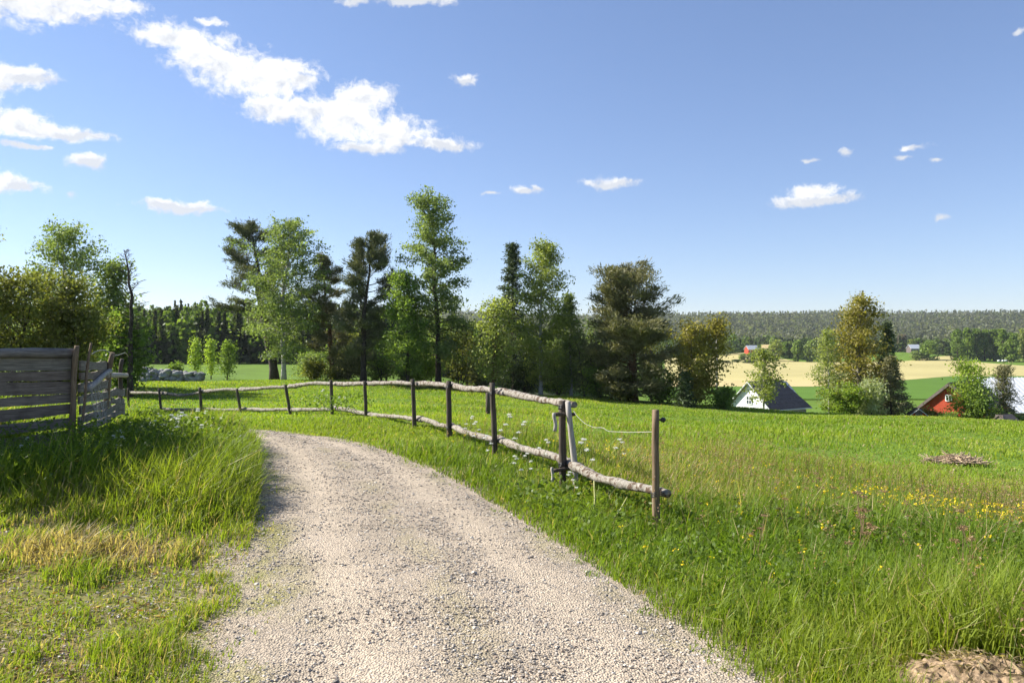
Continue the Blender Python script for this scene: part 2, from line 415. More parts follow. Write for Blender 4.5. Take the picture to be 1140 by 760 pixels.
def build_gravel():
    n = 260000
    r = 2.3+17*rng.random(n)**1.5
    t = (rng.random(n)-.5)*1.9
    x = r*np.sin(t); y = r*np.cos(t)
    sd, lf = road_sd(x, y)
    u = seg_dist(x, y, RLs); u = u/(u+seg_dist(x, y, RRs))
    track = np.exp(-((u-.24)/.09)**2)+np.exp(-((u-.78)/.09)**2)
    dens = np.where(sd < 0, 1.1-.7*track, 0)
    left_sh = lf & (sd > 0) & (y < 8.5)
    dens = np.where(left_sh, np.exp(-sd/.7)*(.35+.9*(fbm(x, y, .6, 21) > .45)), dens)
    dens = np.where((~lf) & (sd > 0), .5*np.exp(-sd/.10), dens)
    dens *= .35+1.1*fbm(x, y, .8, 22)
    k = rng.random(n) < dens
    x, y, r = x[k], y[k], r[k]; n = len(x)
    s = (.0026+.0062*rng.random(n)**2.4)*(1+.06*r); s[rng.random(n) < .008] *= 1.8
    z = np.where(road_sd(x, y)[0] < 0, road_z(x, y), ground(x, y)+.014)+s*.3
    O = np.array([(1, 0, 0), (-.5, .87, 0), (-.5, -.87, 0), (.45, .75, .75), (-.9, 0, .7), (.45, -.75, .8), (0, 0, 1.05)])
    O = O[None]*(.7+.6*rng.random((n, 7, 3)))
    az = rng.random(n)*2*pi; ca, sa = np.cos(az), np.sin(az)
    ox = O[..., 0]*ca[:, None]-O[..., 1]*sa[:, None]; oy = (O[..., 0]*sa[:, None]+O[..., 1]*ca[:, None])
    V = np.stack([x[:, None]+ox*s[:, None]*1.2, y[:, None]+oy*s[:, None], z[:, None]+(O[..., 2]-.35)*s[:, None]*.8], -1).reshape(-1, 3)
    f = np.array([(0, 1, 3), (1, 4, 3), (1, 2, 4), (2, 5, 4), (2, 0, 5), (0, 3, 5), (3, 4, 6), (4, 5, 6), (5, 3, 6)])
    T = (np.arange(n)[:, None, None]*7+f[None]).reshape(-1, 3)
    pal = np.array([(.40, .34, .27), (.46, .40, .325), (.31, .27, .225), (.15, .14, .13), (.52, .47, .40), (.36, .28, .21)])
    c = pal[rng.choice(6, n, p=[.32, .25, .16, .08, .11, .08])]*(.85+.3*rng.random((n, 1)))
    tag(link('gravel', new_mesh('gravel', V, [T], np.repeat(c, 7, 0), False, M['pebble'])), 'loose pale stones strewn over the gravel road', 'gravel', kind='stuff')
build_gravel()

# tan and green fields down in the valley, laid as sheets over the ground
def sheet(name, a0, a1, near, far, dz, colf, na=120, nr=40):
    a = np.linspace(a0, a1, na); 
    yn = np.array([near(q) for q in a]); yf = np.array([far(q) for q in a])
    t = np.linspace(0, 1, nr)
    Y = yn[:, None]*(1-t)+yf[:, None]*t; X = (a[:, None]-570)*Y/F
    Z = ground(X.ravel(), Y.ravel()).reshape(X.shape)+dz
    V = np.stack([X, Y, Z], -1).reshape(-1, 3)
    i = np.arange(na-1)[:, None]*nr; j = np.arange(nr-1)[None]
    Q = np.stack([i+j, i+nr+j, i+nr+j+1, i+j+1], -1).reshape(-1, 4)
    return tag(link(name, new_mesh(name, V, [Q], colf(V[:, 0], V[:, 1]), True, M['field'])), kind='structure')
def depth_of(py): return (EYE+14.2)*F/(py-380)
def fn(pts):
    xs, ys = zip(*pts); return lambda q: depth_of(np.interp(q, xs, ys))
tanc = lambda x, y: np.array([.40, .345, .15])*(.94+.12*vnoise(x*.06+y*.02, y, 9, 35)[:, None])*(.86+.24*fbm(x, y*.4, 30, 31)[:, None])+np.array([.07, .03, .03])*sstep(330, 270, y)[:, None]
sheet('ploughed_field', 740, 1330, fn([(740, 430), (905, 430), (935, 428), (1005, 423), (1060, 418.5), (1330, 418)]), fn([(740, 399), (800, 397), (835, 400), (900, 403.5), (1000, 402.5), (1060, 400.5), (1085, 403), (1140, 407), (1330, 409)]), .3, tanc)
grc = lambda x, y: np.array([.085, .16, .02])*(.85+.3*fbm(x, y, 20, 33)[:, None])
sheet('valley_meadow', 720, 1330, lambda q: 205., fn([(740, 430), (905, 430), (935, 428), (1005, 423), (1060, 418.5), (1330, 418)]), .25, grc)

# ------------------------------------------------------------ grass
def blade_mesh(x, y, z, h, w, lean, laz, col, tipcol=None):
    n = len(x); f = rng.random(n)*2*pi
    s = np.stack([np.cos(f)*w/2, np.sin(f)*w/2, np.zeros(n)], -1)
    Lv = np.stack([np.cos(laz)*h*lean, np.sin(laz)*h*lean, np.zeros(n)], -1)
    P = np.stack([x, y, z], -1); up = np.zeros((n, 3)); up[:, 2] = h
    m1 = P+up*.55+Lv*.28; tip = P+up*(1-.33*np.minimum(lean, 1.3)**2)[:, None]+Lv
    V = np.stack([P-s-up*.04, P+s-up*.04, m1-s*.85, m1+s*.85, tip], 1).reshape(-1, 3)
    b = np.arange(n)[:, None]*5
    Q = b+np.array([[0, 1, 3, 2]]); T = b+np.array([[2, 3, 4]])
    C = np.repeat(col, 5, 0)
    return V, Q, T, C
BX0, BY0 = -6.0, 9.3
MOUND = (2.22, 3.55)
def grass_zone(x, y):
    """height, density factor and straw share at a point"""
    sd, lf = road_sd(x, y)
    r = np.hypot(x, y)
    n1 = fbm(x, y, 1.3, 41); n2 = fbm(x, y, .45, 42); n3 = fbm(x, y, 4.5, 43)
    # right of the road: a tall verge up to the rail fence, rougher meadow behind it
    fx = np.interp(y, [3, 6.73, 8.5, 11.2, 13.8, 16, 19, 21.5, 24], [2.2, 1.31, .58, -.27, -1.17, -2.1, -3.77, -5.2, -7.2])
    beyond = sstep(-.3, 1.0, x-fx)
    h = (.17+.17*n1)*(1-.45*np.exp(-((x-fx+.1)/.45)**2))
    h = h*(.30+.70*sstep(.0, .5, sd))
    h = h*(1-.68*sstep(10.5, 13.5, r))
    rough = (.22+.30*n1)
    far = .05+.13*sstep(.3, .7, n3)
    hm = lerp(rough, far, sstep(11, 15, r))
    h = h*(1-beyond)+hm*beyond
    straw = .06+.22*beyond*sstep(.5, .75, n3)*(1-sstep(13, 20, r))
    straw = np.maximum(straw, .26*sstep(.5, .7, fbm(x, y, 3, 47))*beyond*sstep(9, 11, r)*(1-sstep(14, 19, r)))
    dens = .75+.5*n2
    dens = np.where(r > 14, .8+.4*n3, dens)
    # left of the road
    short = .022+.085*sstep(.46, .74, n2)+.03*n1
    tall = .32+.34*n1
    k = sstep(5.9, 7.6, y+.55*(n1-.5)*2)
    hl = short*(1-k)+tall*k
    hl = hl*(.55+.45*sstep(.0, .4, sd))
    bd = np.minimum(seg_dist(x, y, np.array([(-8.2, 7.2), (-5.63, 9.5), (-6.3, 11.6), (-6.7, 12.8)])), 9)
    hl = hl*(.32+.68*sstep(.2, 2.0, bd))
    past = sstep(13.6, 15.5, y+.25*(x+5))
    hl = hl*(1-past)+(.07+.09*n1)*past
    dl = (.55+.8*sstep(.42, .66, n2))*(1-k)+(.9+.3*n2)*k
    dl = dl*np.where(y < 7, sstep(-.35, .15, sd+(n2-.5)*.8), 1)
    sl = lerp(.20+.32*sstep(.5, .7, fbm(x, y, .9, 45)), .05, k)
    dry = np.exp(-(((x+3.3)/.75)**2+((y-5.75)/.32)**2))
    sl = np.clip(np.maximum(sl, 1.5*dry), 0, .92); hl = hl+.16*dry
    tus = fbm(x, y, .28, 48)
    h = h*(.62+.76*tus); hl = hl*(.75+.5*tus)
    h = np.where(lf, hl, h); dens = np.where(lf, dl, dens); straw = np.where(lf, sl, straw)
    edge_t = sstep(.50, .66, fbm(x, y, .16, 49))
    dens = np.where(sd < .03, np.where(sd > np.where(lf & (y < 9), -.22, -.12), .75*edge_t, 0), dens)
    h = np.where(sd < .03, .035+.03*tus, h)
    # bare patch round the sandy mound
    dm = np.hypot((x-MOUND[0])/.40, (y-MOUND[1]+.1)/.34)
    dens = dens*sstep(.8, 1.15, dm)
    return h, dens, straw, lf, n1, n3, sd
def make_grass(name, label, r0, r1, n, wmul, half=.86, pw=1.0):
    u = rng.random(n)
    if pw == 0: r = r0*(r1/r0)**u
    else: r = (r0**pw+(r1**pw-r0**pw)*u)**(1/pw)
    t = (rng.random(n)*2-1)*half
    x = r*np.sin(t); y = r*np.cos(t)
    # clumping
    cx = (rng.random(n)-.5); x = x+.05*np.sin(x*37+y*11)*cx
    h, d, straw, lf, n1, n3, sd = grass_zone(x, y)
    if r1 > 40:
        keep = (y < 60) | (x < -8)
    else: keep = np.ones(n, bool)
    k = (rng.random(n) < d/1.3) & keep
    x, y, r, h, straw, lf, n1, n3, sd = [q[k] for q in (x, y, r, h, straw, lf, n1, n3, sd)]
    n = len(x)
    z = ground(x, y)
    h = h*(.55+.75*rng.random(n))
    w = (.0026+.0050*rng.random(n)**1.4)*wmul*(1+r/9)
    lean = .15+.95*rng.random(n)**1.3+.5*np.clip(straw-.5, 0, .5)
    laz = rng.normal(0.25, 1.5, n)
    g0 = np.array([.085, .15, .014]); g1 = np.array([.165, .25, .024]); g2 = np.array([.27, .31, .04])
    q = rng.random(n)[:, None]; q2 = (fbm(x, y, 2.6, 51)[:, None]-.3)*1.4+(rng.random((n, 1))-.5)*.5
    c = g0*(1-q)+g1*q
    q2 = q2+(fbm(x, y, 9, 53)[:, None]-.5)*.9*sstep(9, 16, r)[:, None]
    q2 = np.clip(q2, 0, 1)
    c = c*(.72+.56*fbm(x, y, 3.6, 55)[:, None])
    leftnear = (lf & (y < 7.5))[:, None]
    q2 = np.where(leftnear, np.clip(q2+.38, 0, 1), np.where((lf & (y >= 7.5))[:, None], q2*.55, q2))
    c = c*(1-q2)+g2*q2
    yellow = (sstep(6, 16, r)*(.15+.6*n1*n3))[:, None]
    c = c*(1-yellow)+np.array([.25, .31, .03])*yellow
    st = (rng.random(n) < straw)[:, None]
    sc_ = np.array([.46, .36, .19])*(.6+.6*rng.random((n, 1)))
    c = np.where(st, sc_, c*(1+.14*sstep(12, 20, r))[:, None])
    V, Q, T, C = blade_mesh(x, y, z, h, w, lean, laz, c)
    return tag(link(name, new_mesh(name, V, [Q, T], C, False, M['grass'])), label, 'grass', kind='stuff')
make_grass('verge_grass', 'lush green grass along both edges of the gravel road', 1.6, 8.5, 210000, 1.0, .9, 1.4)
make_grass('bank_grass', 'tall green grass on the bank and round the rail fence', 8.5, 20, 260000, 1.15, .86, 1.3)
make_grass('meadow_grass', 'short green meadow grass behind the rail fence', 20, 68, 300000, 1.5, .86, 1.1)

# taller single blades and grass stems with pale seed heads in the rough meadow
def seed_grass():
    mb = MB()
    n = 9500
    r = 3.4+13*rng.random(n)**1.1; t = rng.random(n)*.85-.12
    x = r*np.sin(t); y = r*np.cos(t)
    h, d, s, lf, n1, n3, sd = grass_zone(x, y)
    fx = np.interp(y, [3, 6.73, 8.5, 11.2, 13.8, 16, 19], [2.2, 1.31, .58, -.27, -1.17, -2.1, -3.77])
    k = (~lf) & (sd > .5) & (rng.random(n) < (.12+.9*sstep(.5, .68, fbm(x, y, 1.7, 61)))*np.where(x > fx+.2, 1, .25)) & (d > .3)
    x, y = x[k], y[k]; n = len(x); z = ground(x, y)
    h = .35+.35*rng.random(n); lean = .1+.35*rng.random(n); laz = rng.normal(.3, 1.3, n)
    c = np.array([.25, .19, .085])*(.6+.6*rng.random((n, 1)))
    gr = rng.random((n, 1)) < .4
    c = np.where(gr, np.array([.13, .17, .04]), c)
    V, Q, T, C = blade_mesh(x, y, z, h, .003+.0016*np.hypot(x, y)/6, lean, laz, c)
    mb.add(V, Q, T, C)
    tip = V.reshape(-1, 5, 3)[:, 4]
    m = 7
    pp = np.repeat(tip, m, 0)+rng.normal(0, 1, (n*m, 3))*np.array([.014, .014, .03])-np.array([0, 0, .03])
    leafs(mb, pp, .022, .010, np.repeat(np.array([.34, .22, .13])*(.7+.6*rng.random((n, 1))), m, 0), upb=.5)
    return tag(mb.build('seed_head_grass', M['grass']), 'thin straw coloured grass stems with seed heads in the rough meadow', 'grass', kind='stuff')
def leafs(mb, P, l, w, col, upb=0.0, droop=0.0, axis=None, fold=False):
    """rhombic leaf faces at P"""
    n = len(P)
    a = rng.normal(0, 1, (n, 3)) if axis is None else axis+rng.normal(0, .45, (n, 3))
    a[:, 2] = a[:, 2]*(1-abs(upb))+upb*1.2-droop
    a /= np.linalg.norm(a, axis=1)[:, None]+1e-9
    b = np.cross(a, rng.normal(0, 1, (n, 3))); b /= np.linalg.norm(b, axis=1)[:, None]+1e-9
    l = np.broadcast_to(l, (n,))[:, None]*.5; w = np.broadcast_to(w, (n,))[:, None]*.5
    V = np.stack([P-a*l, P-b*w+a*l*.1, P+a*l, P+b*w+a*l*.1], 1).reshape(-1, 3)
    Q = np.arange(n)[:, None]*4+np.array([[0, 1, 2, 3]])
    mb.add(V, Q, None, np.repeat(np.broadcast_to(col, (n, 3)), 4, 0))
seed_grass()

# ------------------------------------------------------------ trees
def curve_path(p0, d, Ln, n, bend, jit, R):
    P = [np.array(p0, float)]; d = np.array(d, float)
    for k in range(n-1):
        d = d+np.array([0, 0, bend/(n-1)])+R.normal(0, jit, 3)
        d /= np.linalg.norm(d)
        P.append(P[-1]+d*Ln/(n-1))
    return np.array(P)
def interp_path(P, s):
    k = s*(len(P)-1); i = min(int(k), len(P)-2); f = k-i
    return P[i]*(1-f)+P[i+1]*f, P[i+1]-P[i]
def tree_geo(seed, H, W, prof, crown0=.2, nprim=40, up=(.7, .9), bend=-.2, nsec=7, leaf=(.2, .14), nleaf=9000, cols=None, spread=.28,
             lean=(0, 0), trunk_r=None, style='leaf', irregular=.35, wob=.02, secs=.45, smin=.22, sides=7, stems=1, shell=.25, twigs=False, droop=.0, tip=1.0):
    """returns (wood MB, crown MB) in metres round the base at the origin"""
    R = np.random.default_rng(seed)
    wood = MB(); crown = MB(); anchors = []; axes = []; cl = []
    tr = trunk_r or H*.011+.03
    for sidx in range(stems):
        n = 14; t = np.linspace(0, 1, n)
        la = R.random()*2*pi; sp = (0 if stems == 1 else W*.28*(.5+R.random()))
        wx = np.cumsum(R.normal(0, wob, n))*H*.5; wy = np.cumsum(R.normal(0, wob, n))*H*.5
        hs = H*(1 if sidx == 0 else .7+.3*R.random())
        TP = np.stack([wx*t+lean[0]*t**1.3+cos(la)*sp*t**.8, wy*t+lean[1]*t**1.3+sin(la)*sp*t**.8, t*hs], 1)
        TP[0, :2] *= .2; TP[0, 2] = -.3
        rad = tr*(1-t)**.8*(1 if stems == 1 else .6)+.012; rad[0] *= 1.35
        wood.tube(TP, rad, sides)
        npm = max(6, nprim//stems)
        for i in range(npm):
            f = (i+R.random()*.9)/npm
            tt = crown0+(1-crown0)*f**.92
            if tt > .985: tt = .985
            p0, td = interp_path(TP, tt)
            az = i*2.399+R.normal(0, .5)+sidx
            k = prof((tt-crown0)/(1-crown0))
            Lp = W*.5*k*(1-irregular*R.random())*(1 if R.random() > .1 else 1.15)
            if irregular > .3 and R.random() < .12: Lp *= .5
            if Lp < .12: Lp = .12
            el = up[0]*(1-f)+up[1]*f+R.normal(0, .12)
            d = np.array([cos(az)*cos(el), sin(az)*cos(el), sin(el)])
            BP = curve_path(p0, d, Lp/max(cos(min(abs(el), 1.1)), .45), 6, bend, .06, R)
            br = max(.008, min(tr*.38, Lp*.018+.006))
            wood.tube(BP, np.linspace(br, .006, 6), 4, cap=False)
            hue = R.random()
            for j in range(nsec):
                s = smin+(1-smin)*(j+R.random())/nsec
                q, bd = interp_path(BP, min(s, .999))
                bd = bd/(np.linalg.norm(bd)+1e-9)
                ra = R.normal(0, 1, 3); ra[2] *= .5
                d2 = bd*.7+ra*.75; d2[2] -= droop*.6; d2 /= np.linalg.norm(d2)
                SP = curve_path(q, d2, max(.15, Lp*secs*(1-.5*s)*(.6+.8*R.random())), 4, -droop, .12, R)
                if twigs: wood.tube(SP, [.012, .009, .006, .004], 3, cap=False)
                anchors.append(SP); axes.append(d2); cl.append(hue*.6+R.random()*.4)
            anchors.append(BP[-4:]); axes.append(d); cl.append(hue)
        # leader
        anchors.append(TP[-4:]); axes.append(np.array([0, 0, 1.])); cl.append(.5)
    if nleaf:
        An = np.array(anchors); Ax = np.array(axes); cl = np.array(cl)
        # share leaves by twig length
        ln = np.linalg.norm(An[:, -1]-An[:, 0], axis=1)+.25
        idx = R.choice(len(An), nleaf, p=ln/ln.sum())
        s = R.random(nleaf)**.8*2.999; i0 = s.astype(int); fr = (s-i0)[:, None]
        P = An[idx, i0]*(1-fr)+An[idx, i0+1]*fr
        P = P+R.normal(0, 1, (nleaf, 3))*spread*np.array([1, 1, .75])
        P[:, 2] = np.maximum(P[:, 2], .05)
        cols = np.array(cols)
        v = np.clip(cl[idx]*.75+R.random(nleaf)*.35-.05, 0, .999)*(len(cols)-1)
        a = v.astype(int); fr = (v-a)[:, None]
        c = (cols[a]*(1-fr)+cols[np.minimum(a+1, len(cols)-1)]*fr)*(.8+.4*R.random((nleaf, 1)))
        sz = .5+1.1*R.random(nleaf)**1.6
        if style == 'leaf': leafs(crown, P, leaf[0]*sz, leaf[1]*sz, c, droop=droop)
        else: leafs(crown, P, leaf[0]*sz, leaf[1]*sz, c, upb=.28 if style == 'pine' else -.05, axis=Ax[idx]*.9)
    return wood, crown
# crown outlines: relative radius against relative height in the crown
def pf(*pts):
    xs, ys = zip(*pts); return lambda t: float(np.interp(t, xs, ys))
BIRCH = pf((0, .55), (.15, .9), (.35, 1), (.6, .75), (.85, .4), (1, .12))
TALLB = pf((0, .9), (.15, 1), (.3, .97), (.5, .82), (.75, .56), (.92, .34), (1, .16))
OVAL = pf((0, .6), (.25, 1), (.55, .95), (.8, .65), (1, .2))
PINE = pf((0, .55), (.15, .9), (.3, 1), (.5, .8), (.7, .85), (.9, .55), (1, .2))
BIGPINE = pf((0, .85), (.2, 1), (.45, 1.0), (.56, .92), (.64, .6), (.8, .64), (.93, .48), (1, .28))
SPRUCE = pf((0, 1), (.1, .95), (.5, .55), (.8, .25), (1, .05))
BUSH = pf((0, .9), (.3, 1), (.7, .85), (1, .35))
cBIRCH = [(0.119, 0.163, 0.062), (0.188, 0.237, 0.088), (0.275, 0.338, 0.125)]
cBIRCHY = [(0.175, 0.206, 0.062), (0.263, 0.300, 0.088), (0.375, 0.400, 0.138)]
cGREEN = [(0.106, 0.163, 0.037), (0.175, 0.250, 0.053), (0.263, 0.344, 0.075)]
cBRIGHT = [(0.188, 0.263, 0.037), (0.275, 0.362, 0.056), (0.375, 0.463, 0.088)]
cBRONZE = [(.18, .16, .045), (.27, .235, .06), (.36, .315, .09)]
cBROWNG = [(.11, .125, .035), (.18, .19, .05), (.28, .275, .08)]
cPINE = [(0.094, 0.106, 0.056), (0.150, 0.163, 0.081), (0.225, 0.231, 0.119)]
cPINEB = [(.125, .122, .06), (.195, .187, .09), (.28, .265, .13)]
cSPRUCE = [(0.050, 0.073, 0.035), (0.088, 0.119, 0.053), (0.138, 0.169, 0.075)]
cWILLOW = [(0.237, 0.275, 0.150), (0.350, 0.388, 0.213), (0.475, 0.500, 0.312)]
KINDS_ = {
 'birch': dict(prof=BIRCH, crown0=.12, nprim=80, up=(.5, 1.0), bend=-.6, nsec=8, leaf=(.17, .105), spread=.27, droop=.5, secs=.55, cols=cBIRCH, irregular=.4),
 'tallbirch': dict(prof=TALLB, crown0=.10, nprim=100, up=(.35, .95), bend=-.6, nsec=8, leaf=(.175, .11), spread=.25, droop=.45, secs=.45, cols=cBIRCH, irregular=.45),
 'pine': dict(prof=PINE, crown0=.30, nprim=42, up=(.05, .6), bend=.3, nsec=9, leaf=(.32, .055), spread=.19, secs=.55, smin=.36, cols=cPINE, irregular=.5, style='pine', wob=.025),
 'bigpine': dict(prof=BIGPINE, crown0=.06, nprim=64, up=(-.05, .7), bend=.3, nsec=9, leaf=(.34, .065), spread=.27, smin=.28, secs=.5, cols=cPINEB, irregular=.5, style='pine', wob=.025),
 'spruce': dict(prof=SPRUCE, crown0=.05, nprim=90, up=(-.25, .25), bend=.12, nsec=8, leaf=(.32, .075), spread=.16, secs=.35, cols=cSPRUCE, irregular=.25, style='spruce', wob=.006, droop=.15),
 'broad': dict(prof=OVAL, crown0=.12, nprim=60, up=(.25, 1.0), bend=.0, nsec=9, leaf=(.17, .12), spread=.36, secs=.55, cols=cGREEN, irregular=.4),
 'bush': dict(prof=BUSH, crown0=.05, nprim=44, up=(.3, 1.1), bend=.0, nsec=8, leaf=(.2, .14), spread=.3, secs=.5, cols=cGREEN, irregular=.45, stems=3),
}
def fit(wood, crown, H, W, lean):
    """scale the grown tree so that its leaves (or twigs) reach the wanted height and width"""
    V = np.concatenate(crown.V if crown.n else wood.V)
    q = V[:, 2]; sz = H/np.quantile(q, .9985)
    t = np.clip(q/H, 0, 1)**1.3
    rad = np.hypot(V[:, 0]-lean[0]*t, V[:, 1]-lean[1]*t)
    sx = W*.5/np.quantile(rad, .965)
    for mb in (wood, crown):
        for k in range(len(mb.V)):
            v = mb.V[k]
            tt = np.clip(v[:, 2]/H, 0, 1)**1.3
            lx, ly = lean[0]*tt, lean[1]*tt
            if crown.n and mb is crown:      # keep the leaves' own size: move each leaf by its centre
                c = v.reshape(-1, 4, 3).mean(1, keepdims=True).repeat(4, 1).reshape(-1, 3)
                tt = np.clip(c[:, 2]/H, 0, 1)**1.3; lx, ly = lean[0]*tt, lean[1]*tt
                n = c.copy(); n[:, 0] = (c[:, 0]-lx)*sx+lx; n[:, 1] = (c[:, 1]-ly)*sx+ly; n[:, 2] = c[:, 2]*sz
                mb.V[k] = v+(n-c)
            else:
                n = v.copy(); n[:, 0] = (v[:, 0]-lx)*sx+lx; n[:, 1] = (v[:, 1]-ly)*sx+ly; n[:, 2] = v[:, 2]*sz
                mb.V[k] = n
def tree(name, label, cat, px, Y, top, width, base=None, kind='birch', bark_='bark_birch', group=None, lean_px=0, seed=None, dens=1.0, **kw):
    """tree standing at the bearing of photo column px, Y metres away; top row and width (photo px) fix its real size"""
    x = PX(px, Y); zb = gz(x, Y) if base is None else PZ(base, Y)
    zg = gz(x, Y); zb = min(zb, zg)
    H = PZ(top, Y)-zb; W = width*Y/F
    s = dict(KINDS_[kind]); s.update(kw)
    s['lean'] = (lean_px*Y/F, s.get('ly', 0)); s.pop('ly', None)
    s['nleaf'] = int(s.get('nleaf', 9000)*dens)
    seed = seed if seed is not None else int(abs(px)*7+Y*13+top)
    wood, crown = tree_geo(seed, H, W, **s)
    fit(wood, crown, H, W, s['lean'])
    o = empty(name, (x, Y, zb), label, cat, group)
    part('trunk', wood.mesh('trunk', M[bark_], True), o)
    if s['nleaf']: part('crown', crown.mesh('crown', M['needle' if s.get('style', 'leaf') != 'leaf' else 'leaf']), o)
    return o
# left edge of the picture
T = tree
T('bushy_tree', 'large bushy tree with olive bronze leaves behind the board fence, cut by the picture edge', 'tree', 0, 30, 262, 150, kind='broad', bark_='bark_dark', crown0=.06, nleaf=36000, cols=cBROWNG, nprim=80, leaf=(.105, .075), spread=.22, stems=3)
T('bushy_tree', 'lower bushy tree with brownish olive leaves above the board fence gate end', 'tree', 70, 31, 306, 90, kind='broad', bark_='bark_dark', crown0=.06, nleaf=24000, cols=cBROWNG, nprim=66, leaf=(.105, .075), spread=.22, stems=3, irregular=.55)
T('birch_tree', 'tall airy pale birch rising behind the bushy olive trees', 'tree', 70, 44, 248, 92, kind='birch', crown0=.08, nleaf=19000, prof=pf((0, .8), (.3, 1), (.6, .9), (.85, .6), (1, .25)), droop=.3, leaf=(.14, .09), irregular=.4, cols=cBIRCH)
T('deciduous_tree', 'medium green tree with clumped leaves just left of the dead topped tree', 'tree', 120, 46, 286, 52, kind='broad', bark_='bark_dark', crown0=.12, nleaf=8000, cols=cBIRCH, irregular=.6, leaf=(.17, .12))
T('half_dead_tree', 'dark thin tree with a bare dead top and green leaves low down', 'tree', 145, 40, 276, 46, kind='broad', bark_='bark_dark', nleaf=0, crown0=.25, nprim=46, twigs=True, up=(.1, .9), prof=pf((0, 1), (.4, .9), (.7, .55), (1, .15)), secs=.55)
T('deciduous_tree', 'dense leafy green tree under the bare dead top', 'tree', 138, 41, 342, 60, kind='broad', bark_='bark_dark', crown0=.05, nleaf=9000, leaf=(.17, .12), cols=cGREEN)
# unseen tree added just outside the frame to shade the bank
T('bushy_tree', 'unseen small bushy tree added outside the left picture edge to shade the bank below the board fence', 'tree', -193, 9.8, 160, 270, kind='broad', bark_='bark_dark', crown0=.1, nleaf=15000, cols=cBROWNG, leaf=(.12, .08), spread=.2, stems=3)
# saplings by the stone wall
T('young_tree', 'slim bright green young tree, first of three beyond the stone wall', 'tree', 217, 76, 374, 17, kind='broad', bark_='bark_dark', nleaf=1500, cols=cBRIGHT)
T('young_tree', 'slim bright green young tree, middle one of three beyond the stone wall', 'tree', 235, 78, 375, 17, kind='broad', bark_='bark_dark', nleaf=1500, cols=cBRIGHT)
T('young_tree', 'fuller mid green young tree, third of three and nearest the leaning pine', 'tree', 253, 74, 378, 24, kind='broad', bark_='bark_dark', nleaf=2200, cols=cGREEN)
T('shrub', 'low green shrub rising behind the grey stone wall', 'shrub', 196, 69, 402, 18, kind='bush', bark_='bark_dark', nleaf=1600, cols=cGREEN)
# the row behind the rail fence
T('pine_tree', 'dark pine leaning left out of the first birch of the row', 'pine', 306, 68, 246, 92, kind='pine', bark_='bark_dark', lean_px=-36, crown0=.26, nleaf=32000, cols=cPINE, nprim=34, trunk_r=.38)
T('birch_tree', 'full green birch standing in front of the leaning dark pine', 'birch', 316, 63, 241, 90, kind='tallbirch', nleaf=25000, crown0=.16, prof=OVAL, trunk_r=.2)
T('pine_tree', 'shorter brownish pine between the full birch and the straight pine', 'pine', 370, 68, 282, 64, kind='pine', bark_='bark_pine', nleaf=24000, cols=cPINEB, prof=BIRCH, crown0=.12, trunk_r=.22)
T('pine_tree', 'straight dark pine with a bare trunk and a bushy pointed top', 'pine', 405, 61, 257, 68, kind='pine', bark_='bark_dark', nleaf=28000, cols=cPINE, crown0=.17, prof=pf((0, .8), (.3, .95), (.6, 1), (.85, .75), (1, .3)), trunk_r=.24)
T('birch_tree', 'small light green birch left of the tallest tree', 'birch', 454, 59, 300, 56, kind='birch', nleaf=12000, cols=cGREEN, bark_='bark_dark')
T('birch_tree', 'tallest tree of the row, a wide airy birch with drooping tiers', 'birch', 488, 62, 214, 96, kind='tallbirch', nleaf=32000, bark_='bark_dark', crown0=.16, lean_px=-2, trunk_r=.24)
T('deciduous_tree', 'pale leaved rounded tree at the foot of the dark spruce', 'tree', 549, 57, 330, 56, kind='broad', bark_='bark_pine', nleaf=7000, cols=cBIRCHY, crown0=.15)
T('spruce_tree', 'narrow dark spruce pressed against the yellow green birch', 'spruce', 573, 65, 272, 60, kind='spruce', bark_='bark_dark', nleaf=14000, irregular=.5)
T('birch_tree', 'yellow green birch with a white trunk right of the dark spruce', 'birch', 602, 60, 268, 66, kind='birch', nleaf=20000, cols=cBIRCHY, crown0=.08, prof=OVAL)
T('birch_tree', 'small slender birch between the yellow green birch and the large pine', 'birch', 636, 61, 326, 36, kind='birch', nleaf=8000, cols=cBIRCH)
T('pine_tree', 'large broad pine with brownish needles and a domed top', 'pine', 704, 58, 292, 116, kind='bigpine', bark_='bark_pine', nleaf=50000, trunk_r=.34)
T('deciduous_tree', 'rounded golden bronze tree right of the large pine', 'tree', 772, 55, 350, 72, kind='broad', bark_='bark_grey', nleaf=11000, cols=cBRONZE, crown0=.06, prof=OVAL, stems=2)
T('spruce_tree', 'small dark spruce under the golden bronze tree', 'spruce', 762, 53.5, 412, 24, kind='spruce', bark_='bark_dark', nleaf=2200)
# undergrowth along the feet of the row
US = [(388, 66, 392, 44, cPINEB), (348, 69, 398, 34, cBROWNG), (420, 66, 378, 44, cPINE), (372, 67, 406, 30, cBROWNG), (425, 65, 366, 46, cGREEN), (470, 66, 392, 40, cBRIGHT), (512, 64, 362, 50, cBROWNG), (585, 63, 396, 50, cSPRUCE), (622, 62, 388, 52, cGREEN), (650, 60, 372, 42, cPINE), (668, 58.5, 402, 42, cGREEN), (735, 57, 404, 50, cGREEN), (805, 54, 428, 26, cGREEN), (452, 66, 396, 36, cPINE), (535, 61, 400, 36, cPINEB), (690, 57, 412, 44, cBROWNG)]
for i, (px, Y, top, w, c) in enumerate(US):
    T('shrub', 'bushy undergrowth filling the foot of the tree row behind the rail fence', 'shrub', px, Y, top, w, kind='bush', bark_='bark_dark', nleaf=3000, cols=c, leaf=(.17, .11), group='undergrowth below the tree row', seed=900+i)
